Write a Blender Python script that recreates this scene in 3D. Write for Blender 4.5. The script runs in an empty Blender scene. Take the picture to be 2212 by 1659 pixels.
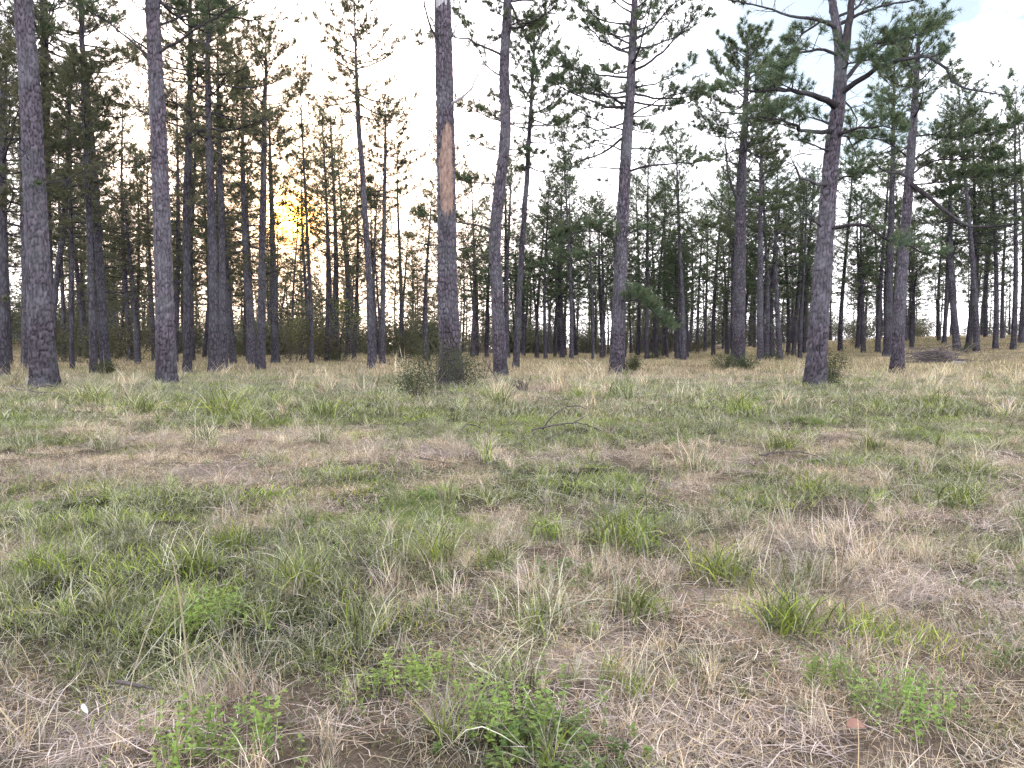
import bpy, math, random
import numpy as np
from mathutils import Vector

SC = bpy.context.scene
COL = SC.collection
rad = math.radians

# ------------------------------------------------------------------ camera
F = 1661.0                       # focal length in units of a 2212 px wide picture
CX, CY = 1106.0, 829.5
PITCH = rad(2.8)
CAM_H = 1.5
cp, sp = math.cos(PITCH), math.sin(PITCH)
cam_d = bpy.data.cameras.new("camera")
cam = bpy.data.objects.new("camera", cam_d)
COL.objects.link(cam)
cam.location = (0, 0, CAM_H)
cam.rotation_euler = (rad(90) - PITCH, 0, 0)
cam_d.sensor_width = 36.0
cam_d.lens = 36.0 * F / 2212.0
cam_d.clip_start = 0.05
cam_d.clip_end = 3000
SC.camera = cam

# ------------------------------------------------------------------ sky, sun, exposure
SUN_EL, SUN_AZ = rad(8.9), rad(-15.8)      # azimuth from +Y towards +X
SUN_DIR = Vector((math.sin(SUN_AZ) * math.cos(SUN_EL), math.cos(SUN_AZ) * math.cos(SUN_EL), math.sin(SUN_EL)))
world = bpy.data.worlds.new("World")
SC.world = world
world.use_nodes = True
wn, wl = world.node_tree.nodes, world.node_tree.links
wn.clear()


def N(nodes, typ, **kw):
    n = nodes.new(typ)
    for k, v in kw.items():
        setattr(n, k, v)
    return n


w_out = N(wn, "ShaderNodeOutputWorld")
w_bg = N(wn, "ShaderNodeBackground")
sky = N(wn, "ShaderNodeTexSky", sky_type="NISHITA")
sky.sun_disc = False
sky.sun_elevation = SUN_EL
sky.sun_rotation = SUN_AZ
sky.air_density, sky.dust_density, sky.ozone_density = 1.0, 1.5, 2.0
tc = N(wn, "ShaderNodeTexCoord")


def wmath(op, a, b=None, clamp=False):
    m = N(wn, "ShaderNodeMath", operation=op)
    m.use_clamp = clamp
    for i, q in enumerate((a, b)):
        if q is None:
            continue
        if isinstance(q, (int, float)):
            m.inputs[i].default_value = q
        else:
            wl.new(q, m.inputs[i])
    return m.outputs[0]


def wmix(fac, a, b, blend="MIX"):
    m = N(wn, "ShaderNodeMix", data_type="RGBA", blend_type=blend)
    if isinstance(fac, (int, float)):
        m.inputs[0].default_value = fac
    else:
        wl.new(fac, m.inputs[0])
    for i, q in ((6, a), (7, b)):
        if isinstance(q, tuple):
            m.inputs[i].default_value = q
        else:
            wl.new(q, m.inputs[i])
    return m.outputs[2]


dotn = N(wn, "ShaderNodeVectorMath", operation="DOT_PRODUCT")
nrm = N(wn, "ShaderNodeVectorMath", operation="NORMALIZE")
wl.new(tc.outputs["Generated"], nrm.inputs[0])
wl.new(nrm.outputs[0], dotn.inputs[0])
dotn.inputs[1].default_value = SUN_DIR
mapn = N(wn, "ShaderNodeMapping")
mapn.inputs["Scale"].default_value = (1.0, 1.0, 2.4)
mapn.inputs["Location"].default_value = (-3.5, -4.3, -1.0)
wl.new(nrm.outputs[0], mapn.inputs[0])
noi = N(wn, "ShaderNodeTexNoise")
noi.inputs["Scale"].default_value = 2.3
noi.inputs["Detail"].default_value = 6
noi.inputs["Roughness"].default_value = 0.55
wl.new(mapn.outputs[0], noi.inputs["Vector"])
cr = N(wn, "ShaderNodeMapRange")
cr.inputs[1].default_value = 0.45
cr.inputs[2].default_value = 0.63
wl.new(noi.outputs["Fac"], cr.inputs[0])
# thin cloud lies thicker around the low sun
near_sun = N(wn, "ShaderNodeMapRange")
near_sun.interpolation_type = "SMOOTHSTEP"
near_sun.inputs[1].default_value = 0.87
near_sun.inputs[2].default_value = 0.985
wl.new(dotn.outputs["Value"], near_sun.inputs[0])
sepz = N(wn, "ShaderNodeSeparateXYZ")
wl.new(nrm.outputs[0], sepz.inputs[0])
low = N(wn, "ShaderNodeMapRange")                 # cloud banks up towards the horizon
low.interpolation_type = "SMOOTHSTEP"
low.inputs[1].default_value = 0.24
low.inputs[2].default_value = 0.05
wl.new(sepz.outputs[2], low.inputs[0])
cover0 = wmath("MAXIMUM", wmath("ADD", wmath("MULTIPLY", cr.outputs[0], 0.95), 0.03), near_sun.outputs[0], True)
cover = wmath("MAXIMUM", cover0, wmath("MULTIPLY", low.outputs[0], 0.85), True)
CLOUD = (1.86, 1.79, 1.90, 1)
skyk = wmix(1.0, sky.outputs[0], (0.062, 0.062, 0.062, 1), "MULTIPLY")
blue = wmix(1.0, skyk, (0.07, 0.078, 0.085, 1), "ADD")
warm = N(wn, "ShaderNodeMapRange")                # thin cloud warms towards the sun
warm.interpolation_type = "SMOOTHSTEP"
warm.inputs[1].default_value = 0.94
warm.inputs[2].default_value = 1.0
wl.new(dotn.outputs["Value"], warm.inputs[0])
base = wmix(1.0, wmix(cover, blue, CLOUD), wmix(warm.outputs[0], (1, 1, 1, 1), (1.35, 1.02, 0.70, 1)), "MULTIPLY")
glow = wmath("POWER", wmath("MAXIMUM", dotn.outputs["Value"], 0.0), 420.0)
glow2 = wmath("POWER", wmath("MAXIMUM", dotn.outputs["Value"], 0.0), 4500.0)
g1 = wmix(glow, (0, 0, 0, 1), (1.2, 0.55, 0.0, 1))
g2 = wmix(glow2, (0, 0, 0, 1), (26.0, 9.5, 0.0, 1))
tot = wmix(1.0, wmix(1.0, base, g1, "ADD"), g2, "ADD")
wl.new(tot, w_bg.inputs["Color"])
w_bg.inputs["Strength"].default_value = 1.0
wl.new(w_bg.outputs[0], w_out.inputs["Surface"])

sun_d = bpy.data.lights.new("sun", "SUN")
sun_d.energy = 0.9
sun_d.angle = rad(10)
sun_d.color = (1.0, 0.80, 0.55)
sun = bpy.data.objects.new("sun", sun_d)
COL.objects.link(sun)
sun.rotation_euler = SUN_DIR.to_track_quat("Z", "Y").to_euler()

SC.view_settings.view_transform = "Standard"
SC.view_settings.look = "None"
SC.view_settings.exposure = 1.82
SC.view_settings.gamma = 1.0
SC.view_settings.use_curve_mapping = False
SC.render.engine = "CYCLES"
cy = SC.cycles
cy.max_bounces = 5
cy.diffuse_bounces = 3
cy.glossy_bounces = 2
cy.transmission_bounces = 3
cy.transparent_max_bounces = 4
cy.use_denoising = True
cy.denoising_prefilter = "NONE"
cy.sample_clamp_indirect = 4.0
cy.use_light_tree = False
cy.use_adaptive_sampling = True
cy.adaptive_threshold = 0.03
cy.volume_bounces = 2


# ------------------------------------------------------------------ terrain and projection helpers
def ss(a, b, x):
    t = np.clip((np.asarray(x, float) - a) / (b - a), 0, 1)
    return t * t * (3 - 2 * t)


def hash2(i, j, s=0):
    n = (np.asarray(i, np.int64) * 374761393 + np.asarray(j, np.int64) * 668265263 + s * 974711) & 0x7FFFFFFF
    n = ((n ^ (n >> 13)) * 1274126177) & 0x7FFFFFFF
    return ((n ^ (n >> 16)) & 0xFFFFFF) / float(0x1000000)


def vnoise(x, y, s=0):
    x = np.asarray(x, float); y = np.asarray(y, float)
    i = np.floor(x).astype(np.int64); j = np.floor(y).astype(np.int64)
    fx = x - i; fy = y - j
    fx = fx * fx * (3 - 2 * fx); fy = fy * fy * (3 - 2 * fy)
    a = hash2(i, j, s); b = hash2(i + 1, j, s); c = hash2(i, j + 1, s); d = hash2(i + 1, j + 1, s)
    return (a * (1 - fx) + b * fx) * (1 - fy) + (c * (1 - fx) + d * fx) * fy


def fbm(x, y, s=0, o=4):
    t = 0; a = 0.5; w = 0
    for k in range(o):
        t = t + a * vnoise(np.asarray(x) * 2 ** k, np.asarray(y) * 2 ** k, s + k); w += a; a *= 0.5
    return t / w


def terrain(x, y):
    x = np.asarray(x, float); y = np.asarray(y, float)
    z = 0.25 * ss(4, 20, y)
    z = z + 2.4 * ss(18, 60, x) * ss(35, 90, y)
    z = z + 2.2 * ss(40, 75, -x) * ss(50, 110, y)
    z = z + 0.10 * (fbm(x / 2.6, y / 2.6, 11) - 0.5) * ss(0, 3, y)
    z = z + 0.075 * (fbm(x / 0.7, y / 0.7, 23, 2) - 0.5) * (1 - ss(18, 30, y)) * ss(0.5, 2.5, y)
    return z


def ray(px, py):
    u = (px - CX) / F; v = (CY - py) / F
    return np.array([u, cp + v * sp, -sp + v * cp])


def at(px, py, Y):
    d = ray(px, py)
    t = Y / d[1]
    return np.array([0, 0, CAM_H]) + d * t


def ground(px, py, far=140.0):
    d = ray(px, py)
    t = 1.5
    while t < far:
        p = d * t
        if CAM_H + p[2] <= terrain(p[0], p[1]):
            break
        t *= 1.004
    p = d * t
    return np.array([p[0], p[1], float(terrain(p[0], p[1]))])


def proj(x, y, z):
    dz = z - CAM_H
    yc = y * cp - dz * sp
    zc = y * sp + dz * cp
    return CX + F * x / yc, CY - F * zc / yc


# ------------------------------------------------------------------ mesh building
class MB:
    def __init__(self):
        self.V, self.Q, self.T, self.C, self.n = [], [], [], [], 0

    def add(self, V, Q=None, T=None, C=None):
        V = np.asarray(V, np.float32).reshape(-1, 3)
        if Q is not None and len(Q):
            self.Q.append(np.asarray(Q, np.int32) + self.n)
        if T is not None and len(T):
            self.T.append(np.asarray(T, np.int32) + self.n)
        if C is None:
            C = np.ones((len(V), 3), np.float32)
        C = np.broadcast_to(np.asarray(C, np.float32), (len(V), 3))
        self.V.append(V); self.C.append(C); self.n += len(V)

    def tube(self, pts, rads, k=6, col=(1, 1, 1), ref=None):
        pts = np.asarray(pts, float); rads = np.asarray(rads, float)
        n = len(pts)
        t = np.gradient(pts, axis=0)
        t /= np.linalg.norm(t, axis=1)[:, None] + 1e-9
        if ref is None:
            m = np.abs(t.mean(0))
            ref = np.eye(3)[int(np.argmin(m))]
        u = np.cross(t, ref); u /= np.linalg.norm(u, axis=1)[:, None] + 1e-9
        v = np.cross(t, u)
        a = np.arange(k) * 2 * np.pi / k
        V = pts[:, None, :] + rads[:, None, None] * (np.cos(a)[None, :, None] * u[:, None, :] + np.sin(a)[None, :, None] * v[:, None, :])
        i = np.arange(n - 1)[:, None] * k; j = np.arange(k)[None, :]; j2 = (j + 1) % k
        Q = np.stack([i + j, i + j2, i + k + j2, i + k + j], -1).reshape(-1, 4)
        self.add(V.reshape(-1, 3), Q, None, col)

    def mesh(self, name, mats, smooth=True):
        me = bpy.data.meshes.new(name)
        V = np.concatenate(self.V) if self.V else np.zeros((0, 3), np.float32)
        C = np.concatenate(self.C) if self.C else np.zeros((0, 3), np.float32)
        Q = np.concatenate(self.Q) if self.Q else np.zeros((0, 4), np.int32)
        T = np.concatenate(self.T) if self.T else np.zeros((0, 3), np.int32)
        nl = len(Q) * 4 + len(T) * 3
        me.vertices.add(len(V)); me.vertices.foreach_set("co", V.astype(np.float32).ravel())
        me.loops.add(nl)
        me.loops.foreach_set("vertex_index", np.concatenate([Q.ravel(), T.ravel()]).astype(np.int32))
        me.polygons.add(len(Q) + len(T))
        st = np.concatenate([np.arange(len(Q)) * 4, len(Q) * 4 + np.arange(len(T)) * 3]).astype(np.int32)
        me.polygons.foreach_set("loop_start", st)
        if smooth:
            me.polygons.foreach_set("use_smooth", np.ones(len(Q) + len(T), bool))
        at_ = me.attributes.new("Col", "FLOAT_COLOR", "POINT")
        at_.data.foreach_set("color", np.concatenate([C, np.ones((len(C), 1), np.float32)], 1).astype(np.float32).ravel())
        for m in (mats if isinstance(mats, (list, tuple)) else [mats]):
            me.materials.append(m)
        me.update(calc_edges=True)
        return me


def obj(name, data, parent=None, loc=None, **props):
    o = bpy.data.objects.new(name, data)
    COL.objects.link(o)
    if parent is not None:
        o.parent = parent
    if loc is not None:
        o.location = [float(q) for q in loc]
    for k, v in props.items():
        o[k] = v
    return o


def copy_tree(o, parent=None):
    c = o.copy()
    COL.objects.link(c)
    c.parent = parent
    for ch in o.children:
        copy_tree(ch, c)
    return c


# ------------------------------------------------------------------ materials
def mat(name):
    m = bpy.data.materials.new(name)
    m.use_nodes = True
    nt = m.node_tree
    nt.nodes.clear()
    out = nt.nodes.new("ShaderNodeOutputMaterial")
    return m, nt.nodes, nt.links, out


def foliage_mat(name, trans=0.35, hue=0.03, val=(0.75, 1.3), rough=0.6, tint=(1.25, 1.15, 0.6, 1), gloss=0.0):
    m, n, l, out = mat(name)
    a = N(n, "ShaderNodeAttribute", attribute_name="Col")
    oi = N(n, "ShaderNodeObjectInfo")
    mr = N(n, "ShaderNodeMapRange"); mr.inputs[3].default_value = 0.5 - hue; mr.inputs[4].default_value = 0.5 + hue
    l.new(oi.outputs["Random"], mr.inputs[0])
    mv = N(n, "ShaderNodeMath", operation="MULTIPLY"); mv.inputs[1].default_value = 7.31
    l.new(oi.outputs["Random"], mv.inputs[0])
    fr = N(n, "ShaderNodeMath", operation="FRACT"); l.new(mv.outputs[0], fr.inputs[0])
    mr2 = N(n, "ShaderNodeMapRange"); mr2.inputs[3].default_value = val[0]; mr2.inputs[4].default_value = val[1]
    l.new(fr.outputs[0], mr2.inputs[0])
    hs = N(n, "ShaderNodeHueSaturation")
    l.new(mr.outputs[0], hs.inputs["Hue"]); l.new(mr2.outputs[0], hs.inputs["Value"]); l.new(a.outputs["Color"], hs.inputs["Color"])
    p = N(n, "ShaderNodeBsdfDiffuse")
    l.new(hs.outputs[0], p.inputs["Color"])
    t = N(n, "ShaderNodeBsdfTranslucent")
    tm = N(n, "ShaderNodeMix", data_type="RGBA", blend_type="MULTIPLY"); tm.inputs[0].default_value = 1
    l.new(hs.outputs[0], tm.inputs[6]); tm.inputs[7].default_value = tint
    l.new(tm.outputs[2], t.inputs["Color"])
    mx = N(n, "ShaderNodeMixShader"); mx.inputs[0].default_value = trans
    l.new(p.outputs[0], mx.inputs[1]); l.new(t.outputs[0], mx.inputs[2])
    if gloss:
        gl = N(n, "ShaderNodeBsdfGlossy"); gl.inputs["Roughness"].default_value = .38
        m3 = N(n, "ShaderNodeMixShader"); m3.inputs[0].default_value = gloss
        l.new(mx.outputs[0], m3.inputs[1]); l.new(gl.outputs[0], m3.inputs[2])
        mx = m3
    l.new(mx.outputs[0], out.inputs["Surface"])
    return m


def bark_mat(name, voro, c0=(0.045, 0.038, 0.044, 1), c1=(0.20, 0.172, 0.19, 1)):
    m, n, l, out = mat(name)
    t = N(n, "ShaderNodeTexCoord")
    oi = N(n, "ShaderNodeObjectInfo")
    mp = N(n, "ShaderNodeMapping"); mp.inputs["Scale"].default_value = (1, 1, 0.42)
    l.new(t.outputs["Object"], mp.inputs[0])
    no = N(n, "ShaderNodeTexNoise"); no.inputs["Scale"].default_value = 14; no.inputs["Detail"].default_value = 5
    no.inputs["Roughness"].default_value = 0.65
    l.new(mp.outputs[0], no.inputs["Vector"])
    big = N(n, "ShaderNodeTexNoise"); big.inputs["Scale"].default_value = 0.9; big.inputs["Detail"].default_value = 3
    l.new(t.outputs["Object"], big.inputs["Vector"])
    p = N(n, "ShaderNodeBsdfPrincipled"); p.inputs["Roughness"].default_value = 0.9
    p.inputs["Specular IOR Level"].default_value = 0.15
    ramp = N(n, "ShaderNodeMix", data_type="RGBA")
    ramp.inputs[6].default_value = c0; ramp.inputs[7].default_value = c1
    a = N(n, "ShaderNodeAttribute", attribute_name="Col")
    bump = N(n, "ShaderNodeBump"); bump.inputs["Distance"].default_value = 0.03; bump.inputs["Strength"].default_value = 0.9
    if voro:
        vo = N(n, "ShaderNodeTexVoronoi", feature="DISTANCE_TO_EDGE"); vo.inputs["Scale"].default_value = 9
        dd = N(n, "ShaderNodeMix", data_type="VECTOR"); dd.inputs[0].default_value = 0.08
        l.new(mp.outputs[0], dd.inputs[4]); l.new(no.outputs["Color"], dd.inputs[5])
        l.new(dd.outputs[1], vo.inputs["Vector"])
        mr = N(n, "ShaderNodeMapRange"); mr.inputs[1].default_value = 0.0; mr.inputs[2].default_value = 0.22
        l.new(vo.outputs["Distance"], mr.inputs[0])
        f = N(n, "ShaderNodeMath", operation="MULTIPLY"); l.new(mr.outputs[0], f.inputs[0])
        mr3 = N(n, "ShaderNodeMapRange"); mr3.inputs[1].default_value = 0.3; mr3.inputs[2].default_value = 0.7
        mr3.inputs[3].default_value = 0.35; mr3.inputs[4].default_value = 1.0
        l.new(no.outputs["Fac"], mr3.inputs[0]); l.new(mr3.outputs[0], f.inputs[1])
        l.new(f.outputs[0], ramp.inputs[0]); l.new(f.outputs[0], bump.inputs["Height"])
    else:
        mr3 = N(n, "ShaderNodeMapRange"); mr3.inputs[1].default_value = 0.28; mr3.inputs[2].default_value = 0.72
        l.new(no.outputs["Fac"], mr3.inputs[0])
        l.new(mr3.outputs[0], ramp.inputs[0]); l.new(no.outputs["Fac"], bump.inputs["Height"])
    m1 = N(n, "ShaderNodeMix", data_type="RGBA", blend_type="MULTIPLY"); m1.inputs[0].default_value = 1
    l.new(ramp.outputs[2], m1.inputs[6]); l.new(a.outputs["Color"], m1.inputs[7])
    # large pale lichen / weather patches
    mr4 = N(n, "ShaderNodeMapRange"); mr4.inputs[1].default_value = 0.45; mr4.inputs[2].default_value = 0.75; mr4.inputs[4].default_value = 0.45
    l.new(big.outputs["Fac"], mr4.inputs[0])
    m2 = N(n, "ShaderNodeMix", data_type="RGBA"); m2.inputs[7].default_value = (0.175, 0.195, 0.205, 1)
    l.new(mr4.outputs[0], m2.inputs[0]); l.new(m1.outputs[2], m2.inputs[6])
    hs = N(n, "ShaderNodeHueSaturation")
    mr5 = N(n, "ShaderNodeMapRange"); mr5.inputs[3].default_value = 0.8; mr5.inputs[4].default_value = 1.2
    l.new(oi.outputs["Random"], mr5.inputs[0]); l.new(mr5.outputs[0], hs.inputs["Value"])
    l.new(m2.outputs[2], hs.inputs["Color"])
    l.new(hs.outputs[0], p.inputs["Base Color"])
    l.new(bump.outputs[0], p.inputs["Normal"])
    l.new(p.outputs[0], out.inputs["Surface"])
    return m


def wood_mat(name, c0, c1, scale=(30, 30, 2.5)):
    m, n, l, out = mat(name)
    t = N(n, "ShaderNodeTexCoord")
    mp = N(n, "ShaderNodeMapping"); mp.inputs["Scale"].default_value = scale
    l.new(t.outputs["Object"], mp.inputs[0])
    no = N(n, "ShaderNodeTexNoise"); no.inputs["Scale"].default_value = 1; no.inputs["Detail"].default_value = 6; no.inputs["Roughness"].default_value = 0.7
    l.new(mp.outputs[0], no.inputs["Vector"])
    mr = N(n, "ShaderNodeMapRange"); mr.inputs[1].default_value = 0.32; mr.inputs[2].default_value = 0.68
    l.new(no.outputs["Fac"], mr.inputs[0])
    mx = N(n, "ShaderNodeMix", data_type="RGBA"); mx.inputs[6].default_value = c0; mx.inputs[7].default_value = c1
    l.new(mr.outputs[0], mx.inputs[0])
    p = N(n, "ShaderNodeBsdfPrincipled"); p.inputs["Roughness"].default_value = 0.85; p.inputs["Specular IOR Level"].default_value = 0.2
    b = N(n, "ShaderNodeBump"); b.inputs["Distance"].default_value = 0.01
    l.new(no.outputs["Fac"], b.inputs["Height"]); l.new(b.outputs[0], p.inputs["Normal"])
    l.new(mx.outputs[2], p.inputs["Base Color"]); l.new(p.outputs[0], out.inputs["Surface"])
    return m


def ground_mat():
    m, n, l, out = mat("ground_thatch")
    t = N(n, "ShaderNodeTexCoord")
    a = N(n, "ShaderNodeAttribute", attribute_name="Col")
    no = N(n, "ShaderNodeTexNoise"); no.inputs["Scale"].default_value = 9; no.inputs["Detail"].default_value = 8; no.inputs["Roughness"].default_value = 0.72
    l.new(t.outputs["Object"], no.inputs["Vector"])
    n2 = N(n, "ShaderNodeTexNoise"); n2.inputs["Scale"].default_value = 55; n2.inputs["Detail"].default_value = 4
    l.new(t.outputs["Object"], n2.inputs["Vector"])
    mr = N(n, "ShaderNodeMapRange"); mr.inputs[1].default_value = 0.25; mr.inputs[2].default_value = 0.75; mr.inputs[3].default_value = 0.45; mr.inputs[4].default_value = 1.5
    l.new(no.outputs["Fac"], mr.inputs[0])
    mr2 = N(n, "ShaderNodeMapRange"); mr2.inputs[1].default_value = 0.3; mr2.inputs[2].default_value = 0.7; mr2.inputs[3].default_value = 0.6; mr2.inputs[4].default_value = 1.4
    l.new(n2.outputs["Fac"], mr2.inputs[0])
    mm = N(n, "ShaderNodeMath", operation="MULTIPLY"); l.new(mr.outputs[0], mm.inputs[0]); l.new(mr2.outputs[0], mm.inputs[1])
    vm = N(n, "ShaderNodeMix", data_type="RGBA", blend_type="MULTIPLY"); vm.inputs[0].default_value = 1
    l.new(a.outputs["Color"], vm.inputs[6]); l.new(mm.outputs[0], vm.inputs[7])
    p = N(n, "ShaderNodeBsdfPrincipled"); p.inputs["Roughness"].default_value = 1.0; p.inputs["Specular IOR Level"].default_value = 0.05
    b = N(n, "ShaderNodeBump"); b.inputs["Distance"].default_value = 0.05; b.inputs["Strength"].default_value = 1
    l.new(no.outputs["Fac"], b.inputs["Height"]); l.new(b.outputs[0], p.inputs["Normal"])
    l.new(vm.outputs[2], p.inputs["Base Color"]); l.new(p.outputs[0], out.inputs["Surface"])
    return m


M_NEEDLE = foliage_mat("pine_needles", 0.45, 0.02, (0.8, 1.25), 0.55, (1.1, 1.1, 0.6, 1))
M_LEAF = foliage_mat("bush_leaves", 0.30, 0.02, (0.8, 1.2), 0.5)
M_GRASS = foliage_mat("grass_blades", 0.38, 0.012, (0.80, 1.45), 0.6, (1.1, 1.1, 0.75, 1), 0.04)
M_BARK = bark_mat("pine_bark", True, (0.029, 0.026, 0.032, 1), (0.120, 0.107, 0.127, 1))
M_BARKR = bark_mat("pine_bark_plates", False, (0.062, 0.055, 0.066, 1), (0.148, 0.131, 0.154, 1))
M_LIMB = bark_mat("limb_bark", False, (0.022, 0.019, 0.021, 1), (0.075, 0.065, 0.070, 1))
M_WOOD = wood_mat("bare_wood", (0.10, 0.06, 0.05, 1), (0.36, 0.265, 0.215, 1), (13, 13, 5))
M_GREYWOOD = wood_mat("weathered_wood", (0.22, 0.21, 0.22, 1), (0.48, 0.46, 0.48, 1))
M_TWIG = wood_mat("dead_twig", (0.045, 0.038, 0.038, 1), (0.17, 0.145, 0.14, 1), (20, 20, 20))
M_BRUSH = wood_mat("dry_brushwood", (0.07, 0.06, 0.06, 1), (0.26, 0.225, 0.215, 1), (18, 18, 18))
M_GROUND = ground_mat()


# ------------------------------------------------------------------ patches of dry and green grass (laid out on the ground)
DRY = [(430, 975, 340, 48, .9), (180, 1005, 230, 45, .8), (760, 1060, 200, 50, .9), (1000, 985, 60, 20, .3), (1180, 985, 270, 22, .7),
       (1660, 950, 190, 26, .7), (1600, 985, 200, 22, .7), (1500, 1055, 120, 45, .6), (1950, 960, 200, 25, .3), (1900, 1500, 420, 240, .9),
       (1720, 1620, 300, 120, .9), (1950, 1200, 280, 90, .6), (1180, 1330, 190, 80, .75), (1020, 1400, 160, 70, .6), (90, 1470, 170, 55, .8),
       (560, 1560, 220, 60, .9), (120, 1580, 160, 60, .4), (2180, 1040, 60, 130, .9), (1750, 1290, 160, 60, .6), (1560, 1290, 90, 35, .8),
       (1280, 1140, 120, 50, .35), (1900, 1010, 160, 35, .5), (150, 820, 120, 12, .5), (1300, 806, 320, 12, 1.0), (1150, 845, 90, 22, .5),
       (1900, 790, 420, 26, .9), (700, 790, 250, 9, .8), (1320, 780, 420, 14, .9), (2100, 830, 120, 18, .6), (470, 1000, 60, 50, .8)]
GREEN = [(230, 1250, 330, 170, .9), (430, 1370, 220, 130, .8), (500, 870, 520, 40, .7), (1100, 1590, 260, 60, .7), (900, 1130, 200, 80, .4),
         (1170, 925, 260, 30, .7), (1300, 1040, 150, 40, .6), (1650, 870, 420, 34, .6), (2050, 930, 200, 60, .5), (330, 1090, 300, 50, .6),
         (1370, 1140, 110, 60, .4), (700, 1290, 260, 120, .5), (40, 880, 120, 50, .5), (800, 1450, 120, 60, .5), (1800, 1080, 140, 40, .4),
         (1980, 1560, 120, 70, .4)]


FRESH = [(1170, 925, 170, 22, 1), (1310, 1045, 130, 30, .8), (920, 1130, 130, 50, .8), (110, 1080, 130, 55, .8), (430, 1340, 90, 60, .9), (1080, 1590, 200, 50, .9),
         (620, 880, 260, 25, .6), (1580, 885, 60, 22, .8), (2040, 930, 90, 40, .6), (220, 1260, 160, 60, .6), (150, 1180, 100, 40, .7), (1350, 1150, 60, 40, .7),
         (480, 1620, 90, 40, .8), (250, 870, 160, 20, .7), (1690, 970, 80, 18, .6), (1900, 900, 150, 18, .5), (1980, 1560, 80, 50, .7)]


def freshness(x, y):
    px, py = proj(x, np.maximum(y, .8), terrain(x, y))
    f = 1.6 * ss(.57, .72, fbm(x / .8, y / .8, 61, 3)) * .5
    for (cx, cy_, rx, ry, v) in FRESH:
        f = f + v * np.exp(-(((px - cx) / rx) ** 2 + ((py - cy_) / ry) ** 2) * 1.2)
    return f


def dryness(x, y, z=None):
    x = np.asarray(x, float); y = np.asarray(y, float)
    if z is None:
        z = terrain(x, y)
    yy = np.maximum(y, 0.8)
    px, py = proj(x, yy, z)
    d = 0.45 + 1.5 * (fbm(x / 1.7, y / 1.7, 5) - 0.5) + 1.0 * (fbm(x / 0.45, y / 0.45, 7, 2) - 0.5)
    for c, s in ((DRY, 1), (GREEN, -1)):
        for (cx, cy_, rx, ry, v) in c:
            e = ((px - cx) / rx) ** 2 + ((py - cy_) / ry) ** 2
            d = d + s * 0.62 * v * np.exp(-e * 1.1)
    far = ss(28, 34, y)
    lf = ss(-2, -10, -x * 0 + x)      # left stand stays greener at its edge
    d = d * (1 - far) + far * (0.72 + 0.5 * (fbm(x / 4, y / 4, 9) - 0.5) - 0.30 * lf * (1 - ss(36, 44, y)))
    return d


# ------------------------------------------------------------------ ground sheet
def build_ground():
    ys = np.concatenate([np.arange(-40, 1, 4.0), np.arange(1, 12, 0.10), np.arange(12, 34, 0.3), np.arange(34, 130, 1.5), np.arange(130, 490, 15)])
    us = np.concatenate([np.linspace(-8, -1.0, 15)[:-1], np.linspace(-1.0, 1.0, 201), np.linspace(1.0, 8, 15)[1:]])
    Y, U = np.meshgrid(ys, us, indexing="ij")
    X = np.clip(U * np.maximum(np.abs(Y) * 0.9 + 1.2, 3.0), -480, 480)
    X = np.where(np.abs(U) >= 7.99, np.sign(U) * 480.0, X)
    Z = terrain(X, Y)
    d = np.clip(dryness(X, Y, Z), 0, 1)[..., None]
    soil = np.array([0.065, 0.054, 0.042]); straw = np.array([0.20, 0.155, 0.115]); moss = np.array([0.036, 0.040, 0.020])
    C = moss * (1 - d) + straw * d
    k = fbm(X / 0.5, Y / 0.5, 31, 3)[..., None]
    C = C * (0.6 + 0.4 * k) + soil * (0.4 - 0.4 * k)
    # pale sandy spots
    for (px, py, r) in ((1570, 1295, .22), (1720, 1300, .25), (1230, 1420, .28), (640, 1205, .2), (1640, 1350, .25)):
        g = ground(px, py)
        e = np.exp(-(((X - g[0]) / r) ** 2 + ((Y - g[1]) / (r * .8)) ** 2))[..., None]
        C = C * (1 - e) + np.array([0.46, 0.37, 0.33]) * e
    # needle litter under the far stand
    lit = (ss(44, 60, Y) * 0.7)[..., None]
    C = C * (1 - lit) + np.array([0.27, 0.215, 0.15]) * lit
    nu = len(us)
    i = np.arange(len(ys) - 1)[:, None] * nu; j = np.arange(nu - 1)[None, :]
    Q = np.stack([i + j, i + j + 1, i + nu + j + 1, i + nu + j], -1).reshape(-1, 4)
    b = MB(); b.add(np.stack([X, Y, Z], -1).reshape(-1, 3), Q, None, C.reshape(-1, 3))
    obj("ground", b.mesh("ground", M_GROUND), None, kind="structure")


build_ground()


# ------------------------------------------------------------------ pines
def unit(v):
    v = np.asarray(v, float)
    return v / (np.linalg.norm(v) + 1e-9)


def smooth_path(pts, n):
    pts = np.asarray(pts, float)
    s = np.concatenate([[0], np.cumsum(np.linalg.norm(np.diff(pts, axis=0), axis=1))])
    P = np.concatenate([[2 * pts[0] - pts[1]], pts, [2 * pts[-1] - pts[-2]]])
    t = np.linspace(0, s[-1], n)
    k = np.clip(np.searchsorted(s, t, side="right") - 1, 0, len(pts) - 2)
    f = ((t - s[k]) / np.maximum(s[k + 1] - s[k], 1e-6))[:, None]
    p0, p1, p2, p3 = P[k], P[k + 1], P[k + 2], P[k + 3]
    return 0.5 * (2 * p1 + (p2 - p0) * f + (2 * p0 - 5 * p1 + 4 * p2 - p3) * f ** 2 + (3 * p1 - p0 - 3 * p2 + p3) * f ** 3)


class Tufts:
    def __init__(self):
        self.c, self.d = [], []

    def add(self, c, d):
        self.c.append(c); self.d.append(d)


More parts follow.
